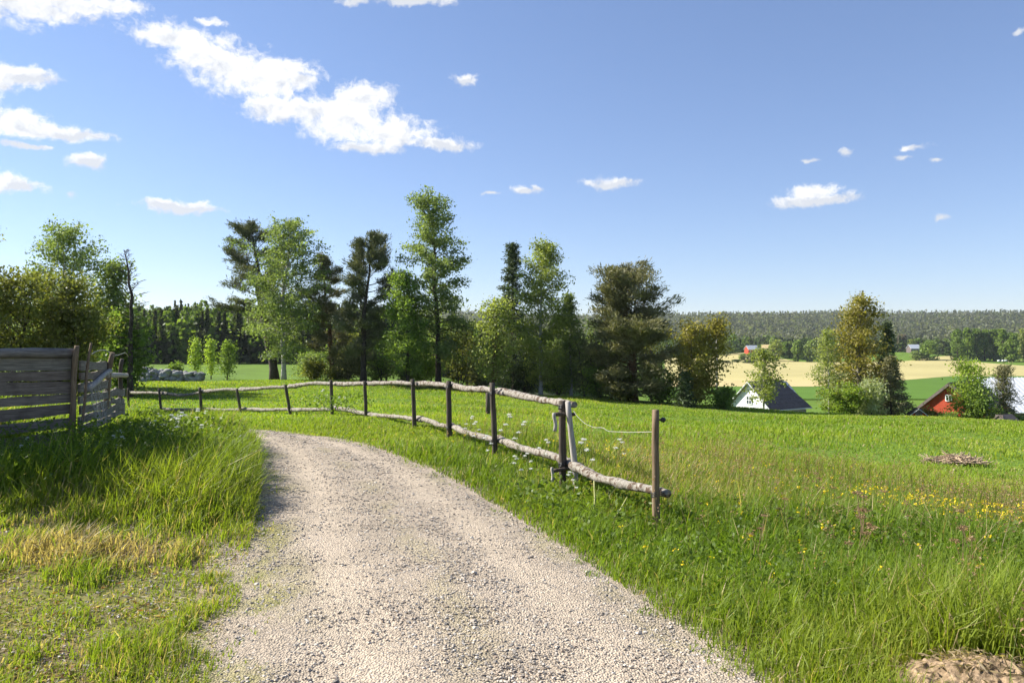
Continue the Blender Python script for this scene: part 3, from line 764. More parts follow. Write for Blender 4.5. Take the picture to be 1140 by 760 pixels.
for i, (px, Y, top) in enumerate([(352, 78, 384), (388, 73, 366), (345, 74, 388), (480, 74, 370), (560, 72, 360), (620, 72, 358), (430, 74, 372), (520, 76, 372), (660, 72, 352), (690, 70, 372), (725, 68, 360)]):
    T('undergrowth_tree', 'dim young tree standing behind the row of big trees', 'tree', px, Y, top, 44, kind='broad', bark_='bark_dark', nleaf=2600, cols=[cGREEN, cBROWNG, cBIRCH][i % 3], group='young trees behind the row', seed=1200+i)
# right side, standing below the brow of the meadow
T('birch_tree', 'thin light green birch in front of the white house', 'birch', 850, 80, 386, 44, kind='birch', nleaf=3000, cols=cBIRCHY, leaf=(.24, .17), crown0=.25, irregular=.5)
T('shrub', 'grey green shrub left of the white house gable', 'shrub', 807, 84, 430, 20, kind='bush', bark_='bark_dark', nleaf=1500, cols=cBIRCH)
T('deciduous_tree', 'tall bronze leaved tree topping the clump beside the white house', 'tree', 957, 74, 326, 72, kind='broad', bark_='bark_grey', nleaf=11000, cols=cBRONZE, crown0=.2, prof=TALLB, leaf=(.22, .16))
T('birch_tree', 'light green birch with a white trunk on the left of the clump', 'birch', 923, 72, 366, 40, kind='birch', nleaf=5200, cols=cBIRCHY)
T('spruce_tree', 'dark spruce half hidden in the middle of the bronze clump', 'spruce', 958, 76, 376, 40, kind='spruce', bark_='bark_dark', nleaf=6000)
T('spruce_tree', 'taller dark spruce on the right of the bronze clump', 'spruce', 986, 75, 358, 46, kind='spruce', bark_='bark_dark', nleaf=9000)
T('spruce_tree', 'brown tinged spruce at the right foot of the clump', 'spruce', 992, 71, 396, 46, kind='spruce', bark_='bark_dark', nleaf=8000, cols=cPINEB)
T('willow_bush', 'pale silvery willow bush low in the clump beside the white house', 'bush', 970, 68, 418, 44, kind='bush', bark_='bark_grey', nleaf=3800, cols=cWILLOW, leaf=(.3, .09))
T('shrub', 'yellowish green shrub at the foot of the clump, left of the willow', 'shrub', 936, 68, 424, 50, kind='bush', bark_='bark_dark', nleaf=4500, cols=cBRONZE[:1]+cBRIGHT[:2])
T('deciduous_tree', 'bright yellow green tree in front of the red barn', 'tree', 1079, 70, 398, 46, kind='broad', bark_='bark_birch', nleaf=6500, cols=cBRIGHT, crown0=.1)
T('shrub', 'wide green bush between the bright tree and the small pine', 'shrub', 1096, 69, 430, 48, kind='bush', bark_='bark_dark', nleaf=4500, cols=cGREEN)
T('pine_tree', 'small brownish pine in front of the grey metal roof', 'pine', 1114, 72, 404, 30, kind='bigpine', bark_='bark_pine', nleaf=4200, crown0=.15)
T('shrub', 'reddish brown shrub between the small red shed and the red barn', 'shrub', 1036, 72, 452, 26, kind='bush', bark_='bark_dark', nleaf=2200, cols=cBRONZE)
T('shrub', 'low green shrub at the feet of the red barn', 'shrub', 1060, 68, 457, 26, kind='bush', bark_='bark_dark', nleaf=2200, cols=cGREEN)
T('shrub', 'green shrub at the right picture edge below the metal roof', 'shrub', 1140, 70, 462, 26, kind='bush', bark_='bark_dark', nleaf=1600, cols=cGREEN)

# ------------------------------------------------------------ trees in the valley (each a thing, sharing a few meshes)
def far_variant(seed, H, W, kind, cols, nleaf):
    R = np.random.default_rng(seed)
    mb = MB(); wood = MB()
    wood.tube(np.array([(0, 0, -1), (.1, 0, H*.3), (.0, .1, H*.85)]), [H*.016, H*.013, .05], 5)
    k = 26 if kind != 'spruce' else 1
    if kind == 'spruce':
        t = R.random(nleaf)**.75; rr = W*.5*(1-t)*(.55+.45*R.random(nleaf))*(.8+.2*np.sin(t*38)); a = R.random(nleaf)*2*pi
        P = np.stack([rr*np.cos(a), rr*np.sin(a), H*(.04+.96*t)], 1); hue = R.random(nleaf)
    else:
        lo = .06
        tc = lo+(1-lo)*R.random(k)**.9; pr = np.array([OVAL((q-lo)/(1-lo)) for q in tc]); a = R.random(k)*2*pi
        rr = W*.5*pr*(.35+.45*R.random(k)); C = np.stack([rr*np.cos(a), rr*np.sin(a), H*tc*.95], 1)
        ix = R.integers(0, k, nleaf); v = R.normal(0, 1, (nleaf, 3)); v /= np.linalg.norm(v, axis=1)[:, None]
        P = C[ix]+v*(W*.20*(.6+.5*R.random((nleaf, 1))))*np.array([1, 1, 1.1]); P[:, 2] = np.clip(P[:, 2], .2, H)
        hue = (R.random(k)[ix]*.6+R.random(nleaf)*.4)
    cols = np.array(cols); v = hue*(len(cols)-1.001); i = v.astype(int); f = (v-i)[:, None]
    c = (cols[i]*(1-f)+cols[i+1]*f)
    ls = W*.15 if kind != 'spruce' else W*.24
    old = globals()['rng']; globals()['rng'] = R
    leafs(mb, P, ls*(.7+.6*R.random(nleaf)), ls*.7*(.7+.6*R.random(nleaf)), c)
    globals()['rng'] = old
    return wood.mesh('trunk', M['bark_dark'], True), mb.mesh('crown', M['leaf'])
VAR = {}
def far_tree(name, label, cat, group, key, x, y, H, W, rz, zb=None):
    if key not in VAR: VAR[key] = far_variant(*FV[key])
    w, c = VAR[key]; Hs, Ws = FV[key][1:3]
    o = empty(name, (x, y, gz(x, y) if zb is None else zb), label, cat, group, rz)
    o.scale = (W/Ws, W/Ws, H/Hs)
    part('trunk', w, o); part('crown', c, o)
    return o
FV = {
 'd1': (1, 16, 11, 'broad', cBIRCH+cGREEN[1:2], 900), 'd2': (2, 16, 11, 'broad', cGREEN, 900), 'd3': (3, 17, 10, 'broad', cBIRCHY, 900),
 'd4': (4, 15, 11, 'broad', [(.055, .09, .02), (.09, .14, .03)], 900), 'p1': (5, 24, 11, 'broad', [(.10, .16, .035), (.145, .21, .045), (.20, .27, .06)], 1300),
 'p2': (6, 24, 11, 'broad', [(.115, .175, .035), (.16, .23, .045), (.21, .28, .06)], 1300), 's1': (7, 18, 7, 'spruce', cSPRUCE, 700), 's2': (8, 18, 6, 'spruce', cPINE, 700),
 'pale': (9, 14, 12, 'broad', [(.12, .10, .075), (.2, .17, .13)], 900)}
R4 = np.random.default_rng(44)
def valley(px, base, top, wpx, key, name, label, cat, group):
    Y = depth_of(base-.0); Y = min(Y, 900)
    x = PX(px, Y); far_tree(name, label, cat, group, key, x, Y, (base-top)*Y/F, wpx*Y/F, R4.random()*6.3)
# belt on the left of the valley, behind the tan field
lab = 'green deciduous tree in the belt at the far edge of the tan field'
for px in np.linspace(768, 928, 27):
    px += R4.normal(0, 2); base = np.interp(px, [768, 830, 860, 930], [396, 398, 402, 403])+R4.normal(0, .5); h = 15+10*R4.random()
    if 826 < px < 860: base, h = 402, 7+3*R4.random()
    valley(px, base, base-h, 11+8*R4.random(), ['d1', 'd2', 'd3', 'd4'][R4.integers(4)], 'deciduous_tree', lab, 'tree', 'deciduous trees along the tan field')
for px in np.linspace(762, 940, 40):
    px += R4.normal(0, 2); base = 395+R4.normal(0, 1); h = 16+8*R4.random()
    k = ['s1', 's2', 'd4', 'd1', 's1'][R4.integers(5)]
    if k[0] == 's': valley(px, base, base-h, 8+3*R4.random(), k, 'spruce_tree', 'dark spruce standing in the belt behind the tan field', 'spruce', 'spruces behind the tan field')
    else: valley(px, base, base-h, 12+5*R4.random(), k, 'deciduous_tree', lab, 'tree', 'deciduous trees along the tan field')
valley(806, 400, 382, 16, 'd3', 'deciduous_tree', 'single rounded tree standing out in front of the belt, left of the red far house', 'tree', None)
for px in np.linspace(1010, 1058, 9):
    valley(px+R4.normal(0, 1), 398+R4.normal(0, .6), 380+R4.normal(0, 2), 13, ['d1', 'd2', 'd3'][R4.integers(3)], 'deciduous_tree', 'small green tree between the pale bare tree and the tall tree row', 'tree', 'small trees near the far farm')
valley(1034, 402, 381, 22, 'd2', 'deciduous_tree', 'broad round green tree at the edge of the tan field', 'tree', None)
valley(1020, 402, 391, 17, 'd1', 'deciduous_tree', 'low spreading tree left of the broad round tree', 'tree', None)
valley(1056, 400.5, 390.5, 11, 'd4', 'shrub', 'small dark round bush left of the tall tree row', 'shrub', None)
valley(1004, 398, 374, 17, 'pale', 'bare_tree', 'pale brownish tree with hardly any leaves beside the far farm', 'tree', None)
for i, px in enumerate([1066, 1077, 1087, 1096, 1106, 1116, 1124, 1128]):
    valley(px, 402+R4.normal(0, .4), 367+R4.normal(0, 1.6)+(4 if i > 5 else 0), 16, ['p1', 'p2'][i % 2], 'tall_tree', 'tall green tree in the straight row at the right end of the tan field', 'tree', 'tall tree row by the tan field')
valley(1140, 402, 366, 18, 'd3', 'deciduous_tree', 'yellowish green tree right of the tall tree row at the picture edge', 'tree', None)
valley(1152, 402, 370, 18, 'd1', 'deciduous_tree', 'green tree just outside the right picture edge', 'tree', None)
for px, b in [(808, 404), (820, 403), (815, 399), (800, 404), (826, 399.5), (832, 404), (838, 404)]:
    valley(px, b, b-3.2, 14, 'd4', 'field_shrub', 'low dark shrub on the strip across the tan field', 'shrub', 'low shrubs in the tan field')

# ------------------------------------------------------------ far woods, masses nobody could count
def woods(name, label, x, y, H, W, per, cols, conif, mat='leaf', zoff=0):
    n = len(x); z = ground(x, y)
    m = n*per
    t = rng.random((n, per)); a = rng.random((n, per))*2*pi
    con = (rng.random(n) < conif)[:, None]
    pr = np.where(con, (1-t)*(.7+.3*np.sin(t*25)), np.sin(np.clip(t, 0.02, .98)*pi)**.6)
    rr = W[:, None]*.5*pr*(.4+.6*rng.random((n, per))**.5)
    P = np.stack([x[:, None]+rr*np.cos(a), y[:, None]+rr*np.sin(a), z[:, None]+H[:, None]*(.04+.96*t)+zoff], -1).reshape(-1, 3)
    cols = np.array(cols); cc = cols[0][None]*0
    ci = np.where(con[:, 0], 0, 1)
    pal = np.array([[cols[0], cols[1]], [cols[2], cols[3]]])
    u = rng.random(n)[:, None]
    tc = pal[ci, 0]*(1-u)+pal[ci, 1]*u
    c = np.repeat(tc, per, 0)*(.8+.4*rng.random((m, 1)))
    s = np.repeat(W, per)*(.7 if per < 20 else .34 if per < 60 else .23)*(.7+.6*rng.random(m))
    mb = MB(); leafs(mb, P, s, s*.75, c)
    return tag(mb.build(name, M[mat]), label, 'forest', kind='stuff')
# the wooded slope at the left
n = 2600
y = 190+270*rng.random(n)**.9; a = -90+760*rng.random(n); x = (a-570)*y/F
k = (vnoise(x, y, 14, 71) > .1)
x, y = x[k], y[k]
x = np.r_[x, (np.linspace(-60, 560, 190)-570)*192/F]; y = np.r_[y, 188+6*rng.random(190)]; n = len(x)
H = 8+7*rng.random(n)+3*(rng.random(n) < .08); H = np.where(y < 200, 7+8*rng.random(n), H)
woods('slope_woods', 'mixed wood of spruce and birch covering the slope behind the left meadow', x, y, H, 4.2+2.0*rng.random(n), 190, [(.04, .055, .022), (.075, .09, .035), (.09, .14, .03), (.15, .21, .045)], .62)
# the long wooded ridge across the valley
n = 42000
y = 940+1500*rng.random(n); a = -100+1500*rng.random(n); x = (a-570)*y/F
H = 10+13*rng.random(n)**1.5; W = 5+4*rng.random(n)
woods('ridge_forest', 'distant spruce forest covering the long ridge across the valley', x, y, H, W, 9, [(.095, .105, .062), (.155, .16, .088), (.13, .16, .065), (.185, .205, .085)], .86)
n = 2500
y = 700+240*rng.random(n); a = 640+640*rng.random(n); x = (a-570)*y/F
woods('valley_woods', 'dark belt of mixed trees on the valley floor below the ridge', x, y, 12+8*rng.random(n), 6+4*rng.random(n), 40, [(.035, .05, .02), (.065, .08, .03), (.08, .12, .028), (.13, .18, .04)], .6)

# ------------------------------------------------------------ rail fence
FPX = {730: (456, 729.5, 730.5, .034), 626: (446, 626, 627, .042), 550: (426, 548, 552.5, .042), 500: (424, 499.5, 500.5, .05), 461: (422, 459.5, 462, .046), 407: (424, 406, 408, .046),
       370: (423, 368.5, 370.5, .05), 322: (428, 317.5, 325, .05), 267: (432.5, 263.5, 269.5, .05), 224: (431, 222.5, 225, .055), 178: (432, 177, 180, .05), 143: (432, 142.5, 143.5, .05)}
TOPR = {143: 437, 178: 438, 224: 435.5, 267: 433.5, 322: 430.5, 370: 427.5, 407: 426.8, 461: 427, 500: 429.5, 550: 437, 626: 451.5}
BOTR = {178: 455.5, 224: 455.5, 267: 456, 322: 456, 370: 454.5, 407: 460.5, 461: 466.5, 500: 474.5, 550: 490, 626: 515.5, 730: 549}
FY = {px: Y for px, Y, z in FENCE}
def local(mb, o):
    for i in range(len(mb.V)): mb.V[i] = mb.V[i]-np.asarray(o)
    return mb
FO = (PX(461, 16.0), 16.0, gz(PX(461, 16.0), 16.0))
fence = empty('rail_fence', FO, 'long wooden rail fence of pale peeled logs on dark posts curving along the road', 'fence')
order = [143, 178, 224, 267, 322, 370, 407, 461, 500, 550, 626, 730]
pos = {p: np.array([PX(p, FY[p]), FY[p]]) for p in order}
for p in order:
    top, tx, bx, rad = FPX[p]; Y = FY[p]
    x0, x1 = PX(bx, Y), PX(tx, Y); zg = gz(x0, Y)-.25; zt = PZ(top, Y)
    t = np.linspace(0, 1, 9)
    P = np.stack([x0+(x1-x0)*t+rng.normal(0, .003, 9), np.full(9, Y)+rng.normal(0, .003, 9), zg+(zt-zg)*t], 1)
    mb = MB(); mb.tube(P, rad*(1.06-.1*t), 12, jit=.10)
    o = part('post', local(mb, FO).mesh('post', M['post_brown' if p == 730 else 'post_dark'], True), fence)
    if p == 730: o['label'] = 'round brown end post with a black insulator'
def nrm(p, q):
    d = pos[q]-pos[p]; d /= np.linalg.norm(d); return d, np.array([d[1], -d[0]])*(1 if d[0] > 0 or True else -1)
def rail(p, q, pyp, pyq, r0, r1, sag=0, ext=(.2, .2), off=.085):
    d, n = nrm(p, q)
    if n[0] < 0: n = -n
    n = np.array([abs(n[0]), abs(n[1])])
    a = np.r_[pos[p]+n*off-d*ext[0], PZ(pyp, FY[p])]; b = np.r_[pos[q]+n*off+d*ext[1], PZ(pyq, FY[q])]
    m = 70; t = np.linspace(0, 1, m)
    P = a*(1-t)[:, None]+b*t[:, None]
    ph = rng.random()*6; i_ = int(rng.random()*50)
    P[:, 2] += sag*np.sin(pi*t)*-1+.012*np.sin(t*7+ph); P[:, 0] += .012*np.sin(t*5+ph)
    R = (r0*(1-t)+r1*t)*(1+.10*np.sin(t*23+ph)*np.sin(t*9)+rng.normal(0, .035, m))
    for q_ in range(5):
        R = R*(1+.16*np.exp(-((t-rng.random())/.012)**2))
    P = P+np.cumsum(rng.normal(0, .0016, P.shape), 0)*np.sin(pi*t)[:, None]
    mb = MB(); sd_n = 16; mb.tube(P, R, sd_n, jit=.03)
    v = mb.V[0]; k = m*sd_n; ii = np.repeat(np.arange(m), sd_n); jj = np.tile(np.arange(sd_n), m)
    lump = (vnoise(ii*.22, jj*.45, 1.0, i_+3)-.5)*.22+(vnoise(ii*.6, jj*1.0, 1.0, i_+9)-.5)*.12
    v[:k] = v[:k]+(v[:k]-P[ii])*lump[:, None]
    return part('rail', local(mb, FO).mesh('rail', M['log'], True), fence)
for i in range(len(order)-1):
    p, q = order[i], order[i+1]
    far = FY[p] > 20
    r = .058 if far else .048
    if p in TOPR and q in TOPR:
        rail(p, q, TOPR[p], TOPR[q], r*1.2, r*.8, .10 if p == 178 else (-.06 if p == 322 else 0), ext=(.2, .07 if q == 626 else .2), off=.085+.045*(i % 2))
    if p in BOTR and q in BOTR:
        rail(p, q, BOTR[p], BOTR[q], r*1.15, r*.82, .02, ext=(.2, .05 if q == 730 else .2), off=.085+.05*(i % 2))
# second pole lashed beside the last post, pegs, lashings, insulator and slack wire
Y = 8.45
def stick(px0, py0, px1, py1, Y0, Y1, r, mat, name, bend=.01, n=8):
    a = np.array(P3(px0, py0, Y0)); b = np.array(P3(px1, py1, Y1)); t = np.linspace(0, 1, n)
    P = a*(1-t)[:, None]+b*t[:, None]; P[:, 0] += np.sin(t*5)*bend
    mb = MB(); mb.tube(P, r*(1.1-.2*t)*(1+rng.normal(0, .05, n)), 8, jit=.08)
    return part(name, local(mb, FO).mesh(name, M[mat], True), fence)
pp = stick(641, 552, 633.5, 447, 8.42, 8.42, .034, 'post_pale', 'post', .012); pp['label'] = 'thin pale crooked pole beside the dark post'
stick(617, 461, 641, 461, 8.4, 8.5, .022, 'post_dark', 'peg'); stick(617.5, 480, 617.5, 459.5, 8.36, 8.36, .02, 'post_pale', 'peg')
stick(615, 524, 640, 520, 8.38, 8.5, .022, 'post_dark', 'peg'); stick(614.5, 536, 615.5, 520, 8.34, 8.34, .018, 'post_pale', 'peg')
for p, py in [(730, 549), (626, 515.5), (626, 451.5), (550, 437), (550, 490), (500, 430), (500, 475), (461, 427)]:
    c = np.array(P3(FPX[p][1], py, FY[p])); mb = MB()
    for k in range(3):
        a = np.linspace(0, 2*pi, 13); rr = FPX[p][3]+.012
        mb.tube(np.stack([c[0]+rr*np.cos(a)+.05*(np.sin(a) > 0), c[1]+rr*1.9*np.sin(a)+.05, c[2]+(k-1)*.016+.02*np.cos(a)], 1), .005, 5, cap=False)
    part('wire_lashing', local(mb, FO).mesh('wire_lashing', M['black'], True), fence)
mb = MB(); c = np.array(P3(737, 467, 6.72))
mb.tube([c+(-.05, 0, 0), c+(.01, 0, 0)], .008, 8); mb.tube([c+(0, 0, -.02), c+(.008, 0, -.005), c+(.012, 0, .012), c+(.012, 0, .02)], [.018, .024, .022, .012], 10)
mb.tube([c+(.012, 0, 0), c+(.035, 0, -.004)], [.014, .006], 8)
part('insulator', local(mb, FO).mesh('insulator', M['black'], True), fence)
wp = [(637, 455), (643, 464), (652, 472), (662, 476), (671, 475.5), (677, 480), (700, 481), (727, 480.5)]
mb = MB(); ws = np.array([P3(a, b, 8.4-1.65*max(0, (a-637)/90)) for a, b in wp])
mb.tube(resample(ws, 30), .0026, 5); part('slack_wire', local(mb, FO).mesh('slack_wire', M['wire'], True), fence)

mb = MB(); x = PX(543, 26.); z = gz(x, 26.)
mb.tube([(x, 26, z-.2), (x+.01, 26, z+.3), (x, 26, PZ(437, 26))], [.085, .08, .075], 9, jit=.1)
tag(mb.build('wooden_stake', M['post_dark'], smooth=True), 'short dark stake standing alone in the meadow behind the rail fence', 'stake')

# ------------------------------------------------------------ board fence on the left
BO = (PX(82, 9.5), 9.5, gz(PX(82, 9.5), 9.5))
bf = empty('board_fence', BO, 'old silvery grey board fence on the grass bank with a leaning end', 'fence')
def board(a, b, h0, h1, th=.026, name='board', tone=1.0, wav=.008):
    a = np.array(a, float); b = np.array(b, float); m = 22; t = np.linspace(0, 1, m)
    C = a*(1-t)[:, None]+b*t[:, None]; d = b-a; d[2] = 0; d /= np.linalg.norm(d); nn = np.array([d[1], -d[0], 0])
    ph = rng.random()*6
    h = (h0*(1-t)+h1*t)
    up = h/2+wav*(np.sin(t*9+ph)+rng.normal(0, .5, m)); dn = h/2+wav*(np.sin(t*7+ph*2)+rng.normal(0, .6, m))
    C = C+nn*(.008*np.sin(t*4+ph))[:, None]
    z = np.array([0, 0, 1.])
    V = np.stack([C-nn*th/2-z*dn[:, None], C+nn*th/2-z*dn[:, None], C+nn*th/2+z*up[:, None], C-nn*th/2+z*up[:, None]], 1).reshape(-1, 3)
    i = np.arange(m-1)[:, None]*4; j = np.arange(4)[None]; k = (j+1) % 4
    Q = np.stack([i+j, i+k, i+4+k, i+4+j], -1).reshape(-1, 4)
    Q = np.r_[Q, [(3, 2, 1, 0), ((m-1)*4, (m-1)*4+1, (m-1)*4+2, (m-1)*4+3)]]
    mb = MB(); mb.add(V, Q, None, np.array([1.12, 1.0, .90])*tone)
    return part(name, local(mb, BO).mesh(name, M['board']), bf)
A1 = np.array([PX(84, 9.5), 9.5]); B1 = np.array([PX(0, 8.95), 8.95]); dv = B1-A1
E1 = A1+dv*4.2
rows = [(406, 405.5, 12.2), (419.5, 418, 10.6), (433.8, 431, 14), (448.2, 442.8, 8.8), (463.5, 454, 11.4), (479, 469, 11.2), (494, 482.5, 10.8), (507, 494, 10)]
for k, (l, r, h) in enumerate(rows):
    zr = PZ(r, 9.5); zl = PZ(l, 8.95); ze = zr+(zl-zr)*4.2
    hh = h*9.5/F
    board((*A1, zr), (*E1, ze), hh*.97, hh*1.1, wav=.006, tone=.62+.4*rng.random())
mb = MB(); t = np.linspace(0, 1, 24); P = np.stack([A1[0]+(E1[0]-A1[0])*t, A1[1]+(E1[1]-A1[1])*t, PZ(393.5, 9.5)+0*t+.012*np.sin(t*8)], 1)
mb.tube(P, (5.6*9.5/F)*(1+.05*np.sin(t*17))+rng.normal(0, .001, 24), 14, jit=.05, col=(1.05, 1.02, 1)); part('top_log', local(mb, BO).mesh('top_log', M['board'], True), bf)
C2 = np.array([PX(123, 11.6), 11.6]); D2 = np.array([PX(138, 12.8), 12.8])
for l, r, h in [(407, 407.5, 10), (419, 416, 8.5), (432, 427, 11), (445, 438.5, 9), (457, 449, 9), (468, 457.5, 8.5), (478, 466, 8)]:
    board((*(A1+(0.02, .05)), PZ(l, 9.55)), (*C2, PZ(r, 11.6)), h*9.5/F, h*.92*11.6/F*.95, tone=.75+.3*rng.random())
for l, r, h in [(437, 436.5, 8), (447, 446, 6.5), (455, 452, 6.5), (462, 458, 6)]:
    board((*(C2+(-.02, .04)), PZ(l, 11.6)), (*D2, PZ(r, 12.8)), h*11.6/F, h*12.5/F, tone=.9+.3*rng.random(), wav=.012)
def bstick(px0, py0, px1, py1, Y0, Y1, r, mat, name, bend=.012, n=9, r1=None):
    a = np.array(P3(px0, py0, Y0)); b = np.array(P3(px1, py1, Y1)); t = np.linspace(0, 1, n)
    P = a*(1-t)[:, None]+b*t[:, None]; P[:, 0] += np.sin(t*6)*bend; P[:, 2] += np.sin(t*4)*bend*.4
    rr = r+((r1 if r1 else r*.85)-r)*t
    mb = MB(); mb.tube(P, rr*(1+rng.normal(0, .05, n)), 10, jit=.09)
    return part(name, local(mb, BO).mesh(name, M[mat], True), bf)
bstick(77.5, 492, 86, 384.5, 9.42, 9.42, .038, 'post_brown', 'post')
bstick(80.5, 492, 83, 389, 9.47, 9.47, .030, 'post_dark', 'post')
bstick(88, 488, 102, 381.5, 9.42, 9.7, .019, 'post_brown', 'post', .015)
bstick(113, 472, 126, 392, 11.35, 11.35, .045, 'post_brown', 'post', .02)
bstick(131.5, 455, 136.5, 399, 12.55, 12.55, .036, 'post_dark', 'post', .02)
bstick(97, 433.5, 122.5, 412.5, 9.9, 11.3, .042, 'post_pale', 'brace_log', .01)
bstick(119, 418, 141, 417.5, 11.3, 12.7, .044, 'post_pale', 'brace_log', .01)
bstick(14, 515, 13, 385, 8.97, 9.0, .04, 'post_dark', 'post')  if False else None
x, y = A1+dv*2.2; mb = MB(); mb.tube([(x, y+.06, gz(x, y)-.2), (x, y+.05, 1.72)], .045, 10, jit=.08); part('post', local(mb, BO).mesh('post', M['post_brown'], True), bf)
mb = MB()
mb.tube(resample(np.array([P3(102, 394, 9.8), P3(107, 391, 10), P3(113, 389.5, 10.2), P3(119, 390, 10.6), P3(124, 394, 11)]), 14), .006, 5)
mb.tube(resample(np.array([P3(126, 396, 11.3), P3(132, 395, 11.8), P3(140, 392, 12.2), P3(143, 397, 12.4)]), 10), .005, 5)
part('bent_wire', local(mb, BO).mesh('bent_wire', M['wire'], True), bf)
mb = MB()
for k in range(16):
    a = k/15
    q0 = np.array(P3(99+20*a, 430-6*a, 10.0+1.2*a)); q1 = np.array(P3(103+16*((a+.35) % 1), 475-10*a, 10.0+1.2*a))
    P = np.linspace(q0, q1, 8)+rng.normal(0, .012, (8, 3)); mb.tube(P, .0032, 4, cap=False)
for k in range(6):
    P = np.linspace(P3(99, 436+k*7, 9.98), P3(119, 428+k*6.4, 11.2), 9)+rng.normal(0, .012, (9, 3)); mb.tube(P, .0032, 4, cap=False)
part('wire_netting', local(mb, BO).mesh('wire_netting', M['wire'], True), bf)

# ------------------------------------------------------------ stone wall and stones
def stone(mb, c, s, R):
    n = 8; th = np.linspace(0, pi, 6)[:, None]; ph = (np.arange(n)*2*pi/n)[None]
    V = np.stack([np.sin(th)*np.cos(ph), np.sin(th)*np.sin(ph), np.cos(th)+0*ph], -1).reshape(-1, 3)
    w = R.normal(0, 1, (3, 3)); V = V*(1+.16*np.sin(V@w.T*2.2).sum(1, keepdims=True)/1.6)
    V = V*np.asarray(s)*(.9+.2*R.random(3)); a = R.random()*pi
    V = V@np.array([[cos(a), -sin(a), 0], [sin(a), cos(a), 0], [0, 0, 1]]).T+np.asarray(c)
    i = np.arange(5)[:, None]*n; j = np.arange(n)[None]; k = (j+1) % n
    mb.add(V, np.stack([i+j, i+n+j, i+n+k, i+k], -1).reshape(-1, 4))
mb = MB(); R = np.random.default_rng(5)
sx0, sx1 = PX(158, 66), PX(224, 66); so = ((sx0+sx1)/2, 66, gz((sx0+sx1)/2, 66))
for k in range(190):
    a = R.random(); x = sx0+(sx1-sx0)*a; y = 66+R.normal(0, .25); lv = R.random()
    stone(mb, (x, y, gz(x, y)+.15+lv*(.95-.4*a)), (.30+.2*R.random(), .25, .15+.1*R.random()), R)
w = local(mb, so).build('stone_wall', M['stone'], smooth=True); w.location = so
tag(w, 'low tumbled wall of grey field stones beyond the meadow on the left', 'stone wall')
mb = MB(); x, y = PX(160, 58), 58.; z = gz(x, y); stone(mb, (0, 0, .12), (.4, .3, .25), R)
w = mb.build('boulder', M['stone'], smooth=True); w.location = (x, y, z); tag(w, 'lone pale boulder lying in front of the stone wall', 'boulder')

# ------------------------------------------------------------ sandy mound at the lower right corner
def mound():
    n = 150; u = np.linspace(-1, 1, n); U, Vv = np.meshgrid(u, u); d = np.hypot(U, Vv)
    X = MOUND[0]-.03+U*.44; Y = MOUND[1]-.05+Vv*.38
    Z = ground(X, Y)+.12*np.clip(1-d*d, -.2, 1)**1.0*(.75+.5*fbm(X, Y, .2, 81))+(fbm(X, Y, .09, 82)-.5)*.06+(vnoise(X, Y, .018, 84)-.5)*.018-.02*(d > .98)-.06*np.clip(d-.9, 0, 1)
    V = np.stack([X, Y, Z], -1).reshape(-1, 3)
    i = np.arange(n-1)[:, None]*n; j = np.arange(n-1)[None]
    Q = np.stack([i+j, i+j+1, i+n+j+1, i+n+j], -1).reshape(-1, 4)
    c = np.array([.34, .25, .16])*(.35+1.3*fbm(V[:, 0], V[:, 1], .05, 83)[:, None])
    m, nt = nodes_of('sandy_soil'); at = N(nt, 'ShaderNodeAttribute', attribute_name='Col'); nn = noise(nt, 60, 5, .7)
    finish(nt, mixcol(nt, 1.0, at.outputs['Color'], ramp(nt, nn, [(.3, (.6, .57, .52)), (.7, (1.25, 1.22, 1.2))]), 'MULTIPLY'), .95, .1, nn, .8, .02)
    o = link('dirt_mound', new_mesh('dirt_mound', V, [Q], c, True, m))
    tag(o, 'small bare mound of sandy soil at the grass edge near the camera', 'dirt mound')
mound()

# ------------------------------------------------------------ brush pile on the meadow
R = np.random.default_rng(9); x0, y0 = PX(1066, 22), 22.; mb = MB()
for k in range(330):
    a = R.normal(0, .27)*(1+.6*(k % 7 == 0)); b = R.normal(0, .25); zc = .11*math.exp(-(a/.42)**2-(b/.35)**2)*R.random()
    az = R.normal(0, .7); el = R.normal(0, .25); l = .25+.5*R.random()
    d = np.array([cos(az)*cos(el), sin(az)*cos(el), sin(el)])*l/2
    c = np.array([a, b, zc+.05]); mb.tube([c-d, c+R.normal(0, .03, 3), c+d], .008+.008*R.random(), 4, col=np.array([.42, .31, .2])*(.5+.8*R.random()))
for k in range(3):
    a = R.normal(0, .4); mb.tube([(a, 0, .1), (a+R.normal(0, .1), .02, .2), (a+R.normal(0, .2), .05, .3)], .008, 4, col=(.4, .33, .25))
o = mb.build('brush_pile', M['pebble']); o.location = (x0, y0, gz(x0, y0)+.06); tag(o, 'low heap of dry brown twigs lying on the green meadow', 'brush pile')

